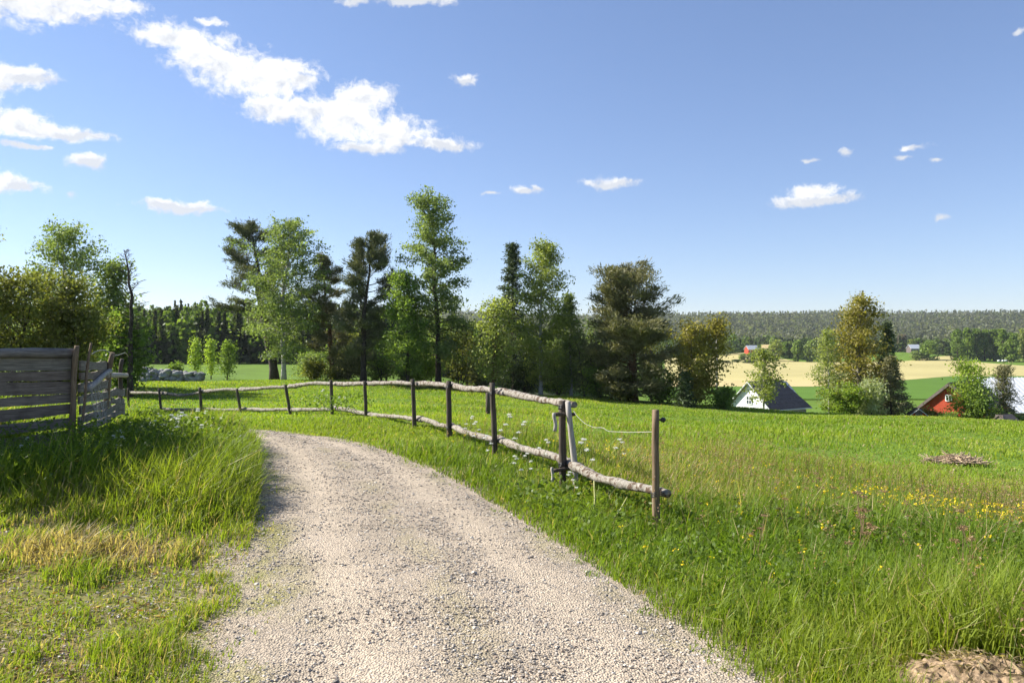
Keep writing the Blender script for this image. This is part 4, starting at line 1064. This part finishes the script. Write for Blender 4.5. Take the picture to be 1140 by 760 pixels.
# ------------------------------------------------------------ buildings
def obox(mb, c, s): mb.box(c, s)
def prism(mb, x0, x1, w, z0, z1, zr):
    """house body along x with gables at both ends"""
    V = [(x, y, z) for x in (x0, x1) for (y, z) in ((-w, z0), (w, z0), (w, z1), (0, zr), (-w, z1))]
    mb.add(V, [(0, 4, 9, 5), (2, 1, 6, 7), (4, 3, 8, 9), (3, 2, 7, 8)], None)
    b = mb.n-10
    mb.Q.append(np.array([(0, 1, 2, 4), (5, 9, 7, 6)])+b); mb.T.append(np.array([(4, 2, 3), (9, 8, 7)])+b)
def slab(mb, p, q, r, s, th):
    """sloping roof slab from four corners (outer face), thickness th downwards"""
    T_ = np.array([p, q, r, s], float); n = np.cross(T_[1]-T_[0], T_[3]-T_[0]); n /= np.linalg.norm(n)
    if n[2] < 0: n = -n
    V = np.r_[T_, T_-n*th]
    mb.add(V, [(0, 1, 2, 3), (7, 6, 5, 4), (0, 4, 5, 1), (1, 5, 6, 2), (2, 6, 7, 3), (3, 7, 4, 0)])
def window(parent, c, w, h, axis, name='window'):
    """axis 'x' faces -x, 'y' faces -y; frame and pane with bars"""
    fr = MB(); pn = MB(); t = .06
    def put(m, u, z, su, sz, d, out):
        ctr = (c[0]-out, c[1]+u, c[2]+z) if axis == 'x' else (c[0]+u, c[1]-out, c[2]+z)
        m.box(ctr, (d, su, sz) if axis == 'x' else (su, d, sz))
    for u in (-w/2, 0, w/2): put(fr, u, 0, .09, h+.09, .08, .05)
    for z in (-h/2, 0, h/2): put(fr, 0, z, w-.10, .085, .07, .05)
    put(pn, 0, 0, w, h, .02, .02)
    o = part(name, fr.mesh(name, M['white_trim']), parent)
    k = pn.build('pane', M['glass']); k.parent = o
    return o
# white house with a dark half-hipped roof
hx, hy = 38.3, 110.3; base = gz(hx, hy)-.2; zr, ze = -4.2-base, -7.75-base
h = empty('farmhouse', (hx, hy, base), 'white house with a dark half hipped tiled roof below the meadow', 'house', None, radians(33.5))
mb = MB(); prism(mb, -4.4, 4.2, 3.3, -.5, ze+.15, zr-.12); part('wall', mb.mesh('wall', M['white_wall']), h)
mb = MB(); mb.box((0, -3.36, (ze-.55)/2), (8.5, .08, ze-.75)); part('front_wall', mb.mesh('front_wall', M['grey_wall']), h)  # thin grey sheet laid over the front of the white body
mb = MB(); e = 4.0; zl = ze-.35
slab(mb, (-4.8, -e, zl), (4.9, -e, zl), (3.1, 0, zr), (-4.8, 0, zr), .14); slab(mb, (-4.8, e, zl), (4.9, e, zl), (3.1, 0.02, zr), (-4.8, 0.02, zr), .14)
mb.add([(4.9, -e, zl), (4.9, e, zl), (3.1, .01, zr), (4.7, -e*.0-1.2, zr-1.2), (4.7, 1.2, zr-1.2)], None, [(0, 1, 2)])
mb.tube([(-4.8, 0, zr+.03), (3.2, 0, zr+.03)], .09, 6)
for k in range(7):   # tile courses
    f = (k+.5)/7; mb.box((.0-.9*f*0, -e*f, zr+(zl-zr)*f+.035), (7.8+1.6*f, .05, .03))
part('roof', mb.mesh('roof', M['dark_roof']), h)
mb = MB(); mb.box((-4.83, 0, 0), (.01, .01, .01)); 
for s_ in (-1, 1):
    a = np.array([-4.84, s_*e, zl-.05]); b = np.array([-4.84, 0, zr-.05]); mb.tube(np.linspace(a, b, 3), .09, 4)
part('barge_board', mb.mesh('barge_board', M['white_trim']), h)
mb = MB(); mb.box((0, -e-.04, zl-.02), (9.4, .1, .14)); part('gutter', mb.mesh('gutter', M['metal_roof']), h)
mb = MB(); mb.box((-.6, .2, zr+.35), (.95, .75, 1.5)); mb.box((-.6, .2, zr+1.13), (1.08, .88, .12)); part('chimney', mb.mesh('chimney', M['brick']), h)
window(h, (-4.42, 0, ze+.9), .9, 1.1, 'x'); window(h, (-4.42, -1.5, 1.4), 1.0, 1.2, 'x'); window(h, (-4.42, 1.5, 1.4), 1.0, 1.2, 'x')
window(h, (-1.5, -3.42, 1.35), 1.1, 1.1, 'y'); window(h, (2.0, -3.42, 1.35), 1.1, 1.1, 'y')
# red barn
bx, by = PX(1058, 84)+3.5*.8, 84+3.5*.6; base = gz(bx, by)-.3; zr, ze = PZ(426, 84)-base, PZ(456, 84)-base
h = empty('red_barn', (bx, by, base), 'red wooden barn with a dark roof edge behind the bright yellow green tree', 'barn', None, radians(36.9))
mb = MB(); prism(mb, -3.5, 3.5, 3.5, -.5, ze+.1, zr-.2); part('wall', mb.mesh('wall', M['red_wall']), h)
mb = MB(); e = 4.0; zl = ze-.35
slab(mb, (-3.9, -e, zl), (3.9, -e, zl), (3.9, 0, zr+.05), (-3.9, 0, zr+.05), .28); slab(mb, (-3.9, e, zl), (3.9, e, zl), (3.9, .02, zr+.05), (-3.9, .02, zr+.05), .28)
part('roof', mb.mesh('roof', M['dark_roof']), h)
window(h, (-3.52, .15, PZ(443, 84)-base), .62, .66, 'x'); window(h, (-3.52, -2.0, 1.4), .8, .8, 'x')
mb = MB(); mb.box((-3.54, 1.6, 1.1), (.06, 1.6, 2.2)); part('door', mb.mesh('door', M['dark_roof']), h)
# metal roofed barn
bx, by = PX(1086, 100)+12, 100.; base = gz(bx, by)-.3; zr, ze = PZ(420, 100)-base, PZ(459, 93)-base
h = empty('metal_roofed_barn', (bx, by, base), 'long barn with a pale grey sheet metal roof at the right picture edge', 'barn')
mb = MB(); prism(mb, -11.6, 11.6, 6.5, -.5, ze-.05, zr-.2); part('wall', mb.mesh('wall', M['dark_roof']), h)
mb = MB()
slab(mb, (-12, -7, ze-.05), (12, -7, ze-.05), (12, 0, zr), (-12, 0, zr), .1); slab(mb, (-12, 7, ze-.05), (12, 7, ze-.05), (12, .02, zr), (-12, .02, zr), .1)
for k in range(40): 
    xx = -11.9+k*.61; mb.tube([(xx, -6.98, ze), (xx, -.05, zr+.045)], .035, 4)
part('roof', mb.mesh('roof', M['metal_roof']), h)
# small red shed and red hut low behind the brow
def shed(name, px, py_top, Y, w, hgt, rz, label, trim=True):
    x = PX(px, Y); zt = PZ(py_top, Y); b = min(gz(x, Y)-.1, zt-hgt); H = zt-b
    o = empty(name, (x, Y, b), label, 'shed', None, rz)
    mb = MB(); prism(mb, -w*.6, w*.6, w*.5, -.2, H-w*.42, H-.06); part('wall', mb.mesh('wall', M['red_wall']), o)
    mb = MB(); e = w*.62; zl = H-w*.5
    slab(mb, (-w*.68, -e, zl), (w*.68, -e, zl), (w*.68, 0, H), (-w*.68, 0, H), .06); slab(mb, (-w*.68, e, zl), (w*.68, e, zl), (w*.68, .01, H), (-w*.68, .01, H), .06)
    part('roof', mb.mesh('roof', M['dark_roof']), o)
    if trim:
        mb = MB()
        for s_ in (-1, 1): mb.tube([(-w*.70, s_*e, zl-.03), (-w*.70, 0, H-.02)], .03, 4)
        part('barge_board', mb.mesh('barge_board', M['white_trim']), o)
    mb = MB(); mb.box((-w*.61, 0, .9), (.05, w*.4, 1.8)); part('door', mb.mesh('door', M['dark_roof']), o)
shed('red_shed', 1021, 454, 70, 1.5, 1.8, radians(70), 'tiny red shed with white roof edges at the foot of the bronze clump')
shed('red_hut', 1119, 461, 66, 1.6, 1.8, radians(30), 'low red hut in front of the metal roofed barn', False)
# far houses across the field
def far_house(name, px, Y, w, d, hw, hr, wall, roof, label, rz):
    x = PX(px, Y); b = gz(x, Y)-.3
    o = empty(name, (x, Y, b), label, 'house', None, rz)
    mb = MB(); prism(mb, -w/2, w/2, d/2, 0, hw, hw+hr-.15); part('wall', mb.mesh('wall', M[wall]), o)
    mb = MB(); e = d/2+.5; zl = hw-.3
    slab(mb, (-w/2-.4, -e, zl), (w/2+.4, -e, zl), (w/2+.4, 0, hw+hr), (-w/2-.4, 0, hw+hr), .2); slab(mb, (-w/2-.4, e, zl), (w/2+.4, e, zl), (w/2+.4, .02, hw+hr), (-w/2-.4, .02, hw+hr), .2)
    part('roof', mb.mesh('roof', M[roof]), o)
    for k in range(3): window(o, (-w/2+w*(k+.5)/3, -d/2-.02, hw*.55), 1.1, 1.3, 'y')
far_house('red_house', 836.5, 640, 9.5, 7, 4.2, 3.4, 'red_wall', 'metal_roof', 'far red house with a pale metal roof beyond the tan field', radians(12))
far_house('yellow_house', 854, 655, 9, 7, 4.5, 3.0, 'yellow_wall', 'yellow_wall', 'far pale yellow house to the right of the red far house', radians(-15))
far_house('white_house', 1017, 660, 9, 7, 4.2, 3.4, 'dark_roof', 'metal_roof', 'far building with a white roof beside the pale bare tree', radians(5))
for k in range(7):
    x = PX(1110+k*2.6, 575+R4.normal(0, 2)); y = 575+R4.normal(0, 1.5); z = gz(x, y)+.3
    t = np.linspace(-.65, .65, 5); mb = MB(); mb.tube(np.stack([t, 0*t, .65+0*t], 1), np.array([.55, .66, .68, .66, .55])*1.1, 14)
    o = mb.build('silage_bale', M['white_trim'], smooth=True); o.location = (x, y, z); o.rotation_euler = (0, 0, R4.random()*2)
    tag(o, 'white wrapped bale in the short row below the tall tree row', 'bale', 'white wrapped bales')
x = PX(798, 86); zb = gz(x, 86); o = empty('utility_pole', (x, 86, zb), 'thin grey utility pole beside the golden bronze tree', 'utility pole')
mb = MB(); zt = PZ(367, 86)-zb; mb.tube([(0, 0, -.5), (0, 0, zt*.5), (0, 0, zt)], [.13, .115, .095], 10); part('pole', mb.mesh('pole', M['post_pale'], True), o)
mb = MB(); mb.tube([(0, 0, zt), (0, 0, zt+.1), (0, 0, zt+.18)], [.11, .09, .02], 8); part('cap', mb.mesh('cap', M['black'], True), o)

# ------------------------------------------------------------ flowering and dried plants
def umbel(seed, H, kind):
    R = np.random.default_rng(seed); st = MB(); heads = []; lv = MB()
    g = np.array([.09, .13, .03]) if kind == 'white' else np.array([.2, .13, .07])
    d = R.normal(0, .12, 2); t = np.linspace(0, 1, 6)
    P = np.stack([d[0]*t**2*H+.01*np.sin(t*4), d[1]*t**2*H, t*H*.8-.03], 1)
    st.tube(P, np.linspace(.006, .0035, 6), 5, col=g)
    for b in range(4 if kind == 'white' else 3):
        s = .45+.55*b/3; q, _ = interp_path(P, min(s, .999)); az = b*2.4+R.random(); out = .10*H*(1.3-s*.9)+.02
        e = q+np.array([cos(az)*out, sin(az)*out, H*.24*(1.1-.25*s)]); 
        if b == 3 or (kind != 'white' and b == 2): e = P[-1]+np.array([0, 0, H*.12])
        st.tube(np.linspace(q, e, 4), .0028, 4, col=g); fl = MB(); heads.append(fl)
        for k in range(9):
            a = k*2.399; rr = .038*math.sqrt((k+.3)/9)*(1.0 if kind == 'white' else 1.35); tip = e+np.array([cos(a)*rr, sin(a)*rr, .03-rr*.25])
            st.tube([e, tip], .0014, 3, col=g, cap=False)
            m = 9; pp = tip+R.normal(0, 1, (m, 3))*np.array([.011, .011, .008])
            c = np.array([.85, .85, .78])*(.9+.15*R.random((m, 1))) if kind == 'white' else np.array([.30, .19, .095])*(.6+.8*R.random((m, 1)))
            leafs(fl, pp, .016, .014, c, upb=0)
    for b in range(5):
        s = .08+.5*R.random(); q, _ = interp_path(P, s); az = R.random()*6.3; l = H*.28*(1.1-s)
        if kind == 'white':
            m = 22; u = R.random(m)**.7; pp = q+np.stack([cos(az)*l*u, sin(az)*l*u, .4*l*u-.45*l*u*u], 1)+R.normal(0, 1, (m, 3))*(.035*(1-u*.5))[:, None]
            leafs(lv, pp, .035, .014, np.array([.07, .12, .02])*(.7+.7*R.random((m, 1))))
    return [('stem', st.mesh('stem', M['pebble']))]+[('flower_head', f_.mesh('flower_head', M['petal'])) for f_ in heads]+([('leaves', lv.mesh('leaves', M['grass']))] if lv.n else [])
PROTO = {}
def plant(name, label, cat, group, kind, px, py, Y=None, H=.6, var=0):
    """py = where the plant meets the grass in the photo when the ground were flat"""
    if Y is None: Y = EYE*F/(py-380)
    x = PX(px, Y); z = gz(x, Y); key = (kind, var)
    if key not in PROTO:
        o = empty(name, (x, Y, z), label, cat, group)
        for nm, me in umbel(300+var+(50 if kind == 'dry' else 0), 1.0, kind): part(nm, me, o)
        PROTO[key] = o
        # heads keep a real size: prototype is 1 m tall, scaled per plant
        o.scale = (H, H, H); o.rotation_euler = (0, 0, rng.random()*6)
        return o
    return copy_thing(PROTO[key], (x, Y, z), rng.random()*6.3, H, label, group)
WP = [(560, 507, 11.0, .75), (575, 512, 10.2, .7), (530, 506, 11, .6), (545, 520, 9.6, .55), (602, 530, 9.2, .6), (655, 545, 8.6, .7), (690, 530, 10, .65), (575, 545, 8.4, .5), (590, 540, 8.5, .5), (640, 560, 7.6, .45), (362, 462, 20.6, .8), (376, 470, 19.5, .6), (352, 465, 21, .6), (518, 500, 12, .6)]
for i, (px, py, Y, H) in enumerate(WP):
    plant('cow_parsley', 'white flowering cow parsley growing along the pale log rails', 'plant', 'cow parsley along the rail fence', 'white', px, py, Y, H, i % 3)
for i, (px, Y, H) in enumerate([(186, 9.5, .62), (194, 9.2, .65), (201, 9.9, .62), (130, 8.7, .5), (122, 8.5, .48), (136, 8.4, .5), (215, 10.6, .6), (236, 11.0, .55), (176, 10.4, .5), (108, 8.8, .4), (160, 9.3, .5), (228, 9.4, .55), (30, 8.4, .4), (14, 8.0, .4)]):
    plant('cow_parsley', 'white flowering cow parsley in the grass bank below the board fence', 'plant', 'cow parsley on the left bank', 'white', px, 0, Y, H, i % 3)
DP = [(905, 8.4, .62), (930, 7.6, .55), (912, 9.5, .6), (985, 7.4, .55), (960, 5.9, .62), (965, 5.5, .7), (955, 5.2, .6), (872, 6.4, .5), (842, 5.6, .5), (1000, 6.9, .5), (1010, 6.4, .5), (982, 8.8, .5), (850, 9.6, .55), (835, 10, .55), (880, 10.5, .5), (768, 7.0, .35), (780, 6.6, .4), (1095, 9.0, .5), (1120, 9.4, .5), (1135, 8.6, .5), (1050, 8.0, .45), (1085, 5.0, .6), (1070, 4.8, .55), (940, 10.4, .5), (1030, 10.2, .5), (820, 11, .5), (760, 12.5, .5), (735, 13, .5), (700, 14, .5)]
for i, (px, Y, H) in enumerate(DP):
    plant('dried_umbel', 'dried brown umbel plant left from last year in the rough meadow', 'plant', 'dried umbel plants in the meadow', 'dry', px, 0, Y, H, i % 3)
# two pale broken stems leaning by the near rail
for a, b, lab in [((672, 590, 6.9), (700, 553, 7.2), 'pale dry stalk leaning in the grass below the near rail, slanting right'), ((657, 590, 7.0), (663, 535, 7.3), 'pale dry stalk standing almost upright below the near rail')]:
    p, q = np.array(P3(*a)), np.array(P3(*b)); p[2] = gz(p[0], p[1]); mb = MB(); t = np.linspace(0, 1, 6)[:, None]
    mb.tube(p*(1-t)+q*t+np.sin(t*4)*np.array([.02, 0, 0]), np.linspace(.011, .006, 6), 6, col=(.34, .34, .13)); tag(mb.build('dry_stalk', M['pebble'], smooth=True), lab, 'stalk')
# yellow flowers: dots nobody could count, over the meadow and along the verge
def yellow():
    mb = MB(); P = []
    for (cx, Y, sx, sy, n, h) in [(1112, 7.7, .6, 1.0, 330, .46), (1040, 8.0, .9, .7, 220, .46), (700, 9.9, .5, .5, 55, .42), (680, 10.5, .5, .5, 30, .42), (890, 9.2, 1.4, 1.6, 70, .35), (835, 6.6, .5, .7, 26, .35), (760, 5.2, .5, .6, 16, .28), (505, 11.6, .4, .6, 10, .3), (960, 12, 2.5, 2.0, 70, .3), (1000, 6.0, .9, .6, 22, .3), (1130, 12.5, 1.5, 1.5, 40, .3)]:
        x = PX(cx, Y)+rng.normal(0, sx, n); y = Y+rng.normal(0, sy, n)
        k = (y > 3) & (road_sd(x, y)[0] > .2); x, y = x[k], y[k]
        P.append(np.stack([x, y, ground(x, y)+h*(.75+.4*rng.random(len(x)))], 1))
    P = np.concatenate(P); m = 5
    pp = np.repeat(P, m, 0)+rng.normal(0, .008, (len(P)*m, 3))
    sz_ = np.repeat(.5+.9*rng.random(len(P)), m)
    leafs(mb, pp, .016*sz_, .014*sz_, np.array([.82, .62, .02])*(.85+.2*rng.random((len(pp), 1))))
    V, Q, T_, C = blade_mesh(P[:, 0], P[:, 1], P[:, 2]-.34, np.full(len(P), .34), np.full(len(P), .006), np.full(len(P), .05), rng.random(len(P))*6, np.tile([[.08, .13, .02]], (len(P), 1)))
    mb.add(V, Q, T_, C)
    tag(mb.build('yellow_flowers', M['petal']), 'scattered yellow flowers dotting the rough meadow', 'flowers', kind='stuff')
yellow()
def litter():
    mb = MB(); n = 34000
    r = 3.2+3.8*rng.random(n); t = -.95+.75*rng.random(n)
    x = r*np.sin(t); y = r*np.cos(t); sd, lf = road_sd(x, y)
    k = lf & (sd > .1) & (y < 7.2) & (rng.random(n) < .25+.9*sstep(.42, .6, fbm(x, y, .5, 91))); x, y = x[k], y[k]; n = len(x)
    z = ground(x, y)+.004+.02*rng.random(n)
    ax = rng.normal(0, 1, (n, 3)); ax[:, 2] *= .15
    c = np.array([.40, .32, .20])*(.4+.9*rng.random((n, 1))); u = rng.random((n, 1)); c = np.where(u < .25, np.array([.20, .24, .05]), c); c = np.where(u > .93, np.array([.22, .08, .04]), c)
    m = 420; ax2 = rng.normal(0, 1, (m, 3)); ax2[:, 2] *= .25
    xm = MOUND[0]+rng.normal(0, .2, m); ym = MOUND[1]+rng.normal(0, .16, m); dd = np.hypot((xm-MOUND[0])/.52, (ym-MOUND[1])/.42)
    leafs(mb, np.stack([xm, ym, ground(xm, ym)+.12*np.clip(1-dd*dd, 0, 1)+.03*rng.random(m)], 1), .02+.07*rng.random(m), .004+.008*rng.random(m), np.array([.42, .33, .2])*(.3+.9*rng.random((m, 1))), axis=ax2*1.5)
    leafs(mb, np.stack([x, y, z], 1), .03+.06*rng.random(n), .004+.006*rng.random(n), c, axis=ax*1.5)
    tag(mb.build('dry_litter', M['grass']), 'dry straw and leaf litter among the short grass left of the road', 'litter', kind='stuff')
litter()
def weeds():
    mb = MB(); P = []; S = []
    for (cx, Y, sx, sy, n, h, s) in [(1010, 6.9, .9, .5, 4200, .30, .045), (1110, 6.9, .7, .6, 3600, .32, .05), (945, 7.6, .9, .5, 2000, .28, .042), (640, 7.7, .6, .5, 900, .24, .05), (690, 6.8, .5, .5, 500, .2, .05), (125, 8.7, .7, .35, 2600, .44, .042), (40, 8.0, .6, .35, 1500, .38, .042), (200, 9.7, .35, .5, 1300, .5, .045), (372, 20, .5, .5, 500, .55, .07), (170, 9.0, .4, .4, 900, .42, .042), (880, 5.0, .5, .4, 500, .24, .035), (760, 5.4, .4, .4, 500, .22, .03), (930, 6.2, .6, .4, 700, .28, .035), (1020, 5.2, .5, .4, 600, .3, .035), (820, 7.5, .6, .5, 600, .26, .035), (1120, 5.6, .5, .4, 500, .3, .04)]:
        x = PX(cx, Y)+rng.normal(0, sx, n); y = Y+rng.normal(0, sy, n); k = (road_sd(x, y)[0] > .12) & (y > 3.2); x, y = x[k], y[k]
        P.append(np.stack([x, y, ground(x, y)+h*(.25+.85*rng.random(len(x))**.6)], 1)); S.append(np.full(len(x), s))
    P = np.concatenate(P); S = np.concatenate(S); n = len(P)
    q = rng.random((n, 1)); c = np.array([.075, .125, .018])*(1-q)+np.array([.16, .22, .035])*q
    leafs(mb, P, S*(.6+.8*rng.random(n)), S*.7*(.6+.8*rng.random(n)), c, upb=0)
    tag(mb.build('broad_leaf_weeds', M['grass']), 'patches of bright broad leaved weeds among the grass', 'weeds', kind='stuff')
weeds()

# ------------------------------------------------------------ world: daylight sky with clouds by direction
SUN_EL, SUN_AZ = 37.0, -72.0          # azimuth from +Y towards +X
w = bpy.data.worlds.new('World'); sc.world = w; w.use_nodes = True
nt = w.node_tree; nt.nodes.clear()
sky = N(nt, 'ShaderNodeTexSky', sky_type='NISHITA', sun_disc=False, sun_elevation=radians(SUN_EL), sun_rotation=radians(SUN_AZ), altitude=200.0, air_density=1.0, dust_density=.0, ozone_density=2.2)
tc = N(nt, 'ShaderNodeTexCoord'); gen = tc.outputs['Generated']
sep = N(nt, 'ShaderNodeSeparateXYZ'); L(nt, gen, sep.inputs[0])
def mth(op, a, b=None, c=None, clamp=False):
    n = N(nt, 'ShaderNodeMath', operation=op, use_clamp=clamp)
    for i, v in enumerate((a, b, c)):
        if v is None: continue
        if isinstance(v, (int, float)): n.inputs[i].default_value = v
        else: L(nt, v, n.inputs[i])
    return n.outputs[0]
azn = mth('ARCTAN2', sep.outputs['X'], sep.outputs['Y']); eln = mth('ARCSINE', sep.outputs['Z'])
cmb = N(nt, 'ShaderNodeCombineXYZ'); L(nt, azn, cmb.inputs[0]); L(nt, eln, cmb.inputs[1])
def sknoise(scale, detail, rough, squash=1.8):
    m = N(nt, 'ShaderNodeMapping', inp={'Scale': (1, squash, 1)}); L(nt, cmb.outputs[0], m.inputs[0])
    n = N(nt, 'ShaderNodeTexNoise', inp={'Scale': scale, 'Detail': detail, 'Roughness': rough}); L(nt, m.outputs[0], n.inputs['Vector']); return n
nw_ = sknoise(19, 5, .6, 1.1); wv = N(nt, 'ShaderNodeVectorMath', operation='SUBTRACT'); L(nt, nw_.outputs['Color'], wv.inputs[0]); wv.inputs[1].default_value = (.5, .5, .5)
ws_ = N(nt, 'ShaderNodeVectorMath', operation='SCALE'); L(nt, wv.outputs[0], ws_.inputs[0]); ws_.inputs['Scale'].default_value = .03
wp_ = N(nt, 'ShaderNodeVectorMath', operation='ADD'); L(nt, cmb.outputs[0], wp_.inputs[0]); L(nt, ws_.outputs[0], wp_.inputs[1])
LOBES = [(-60, 0, 90, 18), (20, 2, 85, 13), (70, 4, 70, 9), (132, 6, 36, 9), (190, 40, 44, 14), (235, 27, 24, 5), (218, 62, 34, 20), (258, 76, 48, 27), (300, 92, 36, 22), (312, 78, 40, 14), (335, 92, 20, 11), (306, 120, 34, 18), (385, 130, 50, 27), (402, 112, 34, 18), (436, 150, 48, 17), (488, 161, 36, 7), (410, 166, 38, 8), (345, 124, 40, 11),
         (22, 86, 40, 11), (-20, 90, 40, 14), (18, 136, 46, 15), (80, 147, 46, 8), (-20, 130, 50, 16), (30, 162, 32, 4), (92, 179, 20, 8), (20, 206, 34, 10), (-15, 205, 40, 12), (80, 218, 11, 6), (195, 230, 42, 6), (214, 226, 20, 7), (515, 90, 13, 9), (587, 213, 25, 6), (598, 210, 12, 6), (548, 216, 14, 2.5), (680, 203, 28, 6), (672, 200, 15, 6), (705, 201, 5, 3), (910, 224, 48, 7), (903, 215, 27, 9), (942, 221, 18, 7), (1047, 242, 14, 5), (940, 165, 9, 6), (1003, 177, 15, 5), (1016, 163, 22, 4.5), (900, 176, 14, 3.5), (395, 1, 22, 6), (460, 2, 40, 7), (1137, 34, 9, 5), (1040, 176, 9, 3),
         (1290, 120, 60, 18), (1250, 210, 40, 8), (-160, 160, 70, 14), (-220, 60, 80, 25), (620, -160, 120, 40), (250, -90, 160, 40)]
def pang(px, py): return math.atan2(px-570, F), math.atan2(380-py, math.hypot(F, px-570))
wlow = N(nt, 'ShaderNodeVectorMath', operation='ADD'); L(nt, wp_.outputs[0], wlow.inputs[0]); wlow.inputs[1].default_value = (.004, -.013, 0)
def lobe_field(vec):
    d = None
    for (cx, cy, rx, ry) in LOBES:
        a0, e0 = pang(cx, cy); ra = abs(pang(cx+rx, cy)[0]-pang(cx-rx, cy)[0])/2; re = abs(pang(cx, cy+ry)[1]-pang(cx, cy-ry)[1])/2
        s1 = N(nt, 'ShaderNodeVectorMath', operation='SUBTRACT'); L(nt, vec, s1.inputs[0]); s1.inputs[1].default_value = (a0, e0, 0)
        s2 = N(nt, 'ShaderNodeVectorMath', operation='MULTIPLY'); L(nt, s1.outputs[0], s2.inputs[0]); s2.inputs[1].default_value = (1/ra, 1/re, 0)
        ln = N(nt, 'ShaderNodeVectorMath', operation='LENGTH'); L(nt, s2.outputs[0], ln.inputs[0])
        v = ln.outputs['Value']
        if rx < 26 and ry < 8: v = mth('ADD', v, .38)
        d = v if d is None else mth('SMOOTH_MIN', d, v, .12)
    return d
d = lobe_field(wp_.outputs[0]); dlow = lobe_field(wlow.outputs[0])
def sknoise2(scale, detail, rough, off):
    m = N(nt, 'ShaderNodeMapping', inp={'Scale': (1, 1.15, 1), 'Location': off}); L(nt, wp_.outputs[0], m.inputs[0])
    n = N(nt, 'ShaderNodeTexNoise', inp={'Scale': scale, 'Detail': detail, 'Roughness': rough}); L(nt, m.outputs[0], n.inputs['Vector']); return n.outputs['Fac']
na = sknoise2(34, 7, .66, (0, 0, 0)); nb = sknoise2(34, 4, .6, (-.006, .010, 0))
dens = mth('ADD', mth('SUBTRACT', 1.34, d), mth('ADD', mth('MULTIPLY', mth('SUBTRACT', na, .5), 1.9), mth('MULTIPLY', mth('SUBTRACT', sknoise2(95, 5, .65, (3, 1, 0)), .5), 1.3)))
mr = N(nt, 'ShaderNodeMapRange', interpolation_type='SMOOTHSTEP', inp={'From Min': -.02, 'From Max': .82}); L(nt, dens, mr.inputs[0])
relief = mth('MULTIPLY', mth('SUBTRACT', na, nb), 1.6)
base_ = mth('MULTIPLY', mth('SUBTRACT', dlow, d), .38)
shade = mth('ADD', mth('SUBTRACT', .30, relief), base_)
ccol = ramp(nt, shade, [(.18, (1, 1, 1)), (.42, (.93, .935, .95)), (.78, (.70, .73, .79))])
gm = N(nt, 'ShaderNodeGamma', inp={'Gamma': .8}); L(nt, sky.outputs[0], gm.inputs[0])
bg1 = N(nt, 'ShaderNodeBackground', inp={'Strength': .10}); L(nt, mixcol(nt, 1.0, gm.outputs[0], (.75, .79, .955), 'MULTIPLY'), bg1.inputs[0])
bg2 = N(nt, 'ShaderNodeBackground', inp={'Strength': .465}); L(nt, ccol, bg2.inputs[0])
mx = N(nt, 'ShaderNodeMixShader'); L(nt, mth('MULTIPLY', mr.outputs[0], .97), mx.inputs[0]); L(nt, bg1.outputs[0], mx.inputs[1]); L(nt, bg2.outputs[0], mx.inputs[2])
wo = N(nt, 'ShaderNodeOutputWorld'); L(nt, mx.outputs[0], wo.inputs[0])
w.cycles.sampling_method = 'MANUAL'; w.cycles.sample_map_resolution = 512

sl = bpy.data.lights.new('sun', 'SUN'); sl.energy = 4.8; sl.angle = radians(.53); sl.color = (1, .955, .87)
so_ = bpy.data.objects.new('sun', sl); COL.objects.link(so_)
sd_ = np.array([sin(radians(SUN_AZ))*cos(radians(SUN_EL)), cos(radians(SUN_AZ))*cos(radians(SUN_EL)), sin(radians(SUN_EL))])
import mathutils
so_.rotation_euler = mathutils.Vector(sd_).to_track_quat('Z', 'Y').to_euler(); so_.location = tuple(sd_*200)

# air between here and the ridge
HAZE = 0.00007
if HAZE:
    mb = MB(); mb.box((0, 1900, 43), (7400, 4000+400, 146))
    hz = mb.mesh('haze'); m, hnt = nodes_of('haze_air')
    v = N(hnt, 'ShaderNodeVolumePrincipled', inp={'Color': (.82, .88, .95, 1), 'Density': HAZE, 'Anisotropy': .3}); ho = N(hnt, 'ShaderNodeOutputMaterial'); L(hnt, v.outputs[0], ho.inputs['Volume'])
    hz.materials.append(m); tag(link('haze', hz), 'thin summer air over the valley', 'haze', kind='stuff')

cam = bpy.data.cameras.new('camera'); cam.sensor_width = 36; cam.lens = 36*F/1140; cam.clip_end = 20000; cam.clip_start = .05
co = bpy.data.objects.new('camera', cam); COL.objects.link(co); co.location = (0, 0, EYE); co.rotation_euler = (radians(90), 0, 0)
sc.camera = co

sc.render.engine = 'CYCLES'
cy = sc.cycles
cy.max_bounces = 8; cy.diffuse_bounces = 4; cy.glossy_bounces = 2; cy.transmission_bounces = 5; cy.volume_bounces = 0; cy.transparent_max_bounces = 4
cy.use_denoising = True; cy.denoiser = 'OPENIMAGEDENOISE'; cy.denoising_input_passes = 'RGB_ALBEDO_NORMAL'; cy.caustics_reflective = False; cy.caustics_refractive = False
cy.use_adaptive_sampling = True; cy.adaptive_threshold = .015
sc.view_settings.view_transform = 'Standard'; sc.view_settings.look = 'None'; sc.view_settings.exposure = 1.27; sc.view_settings.gamma = 1.0
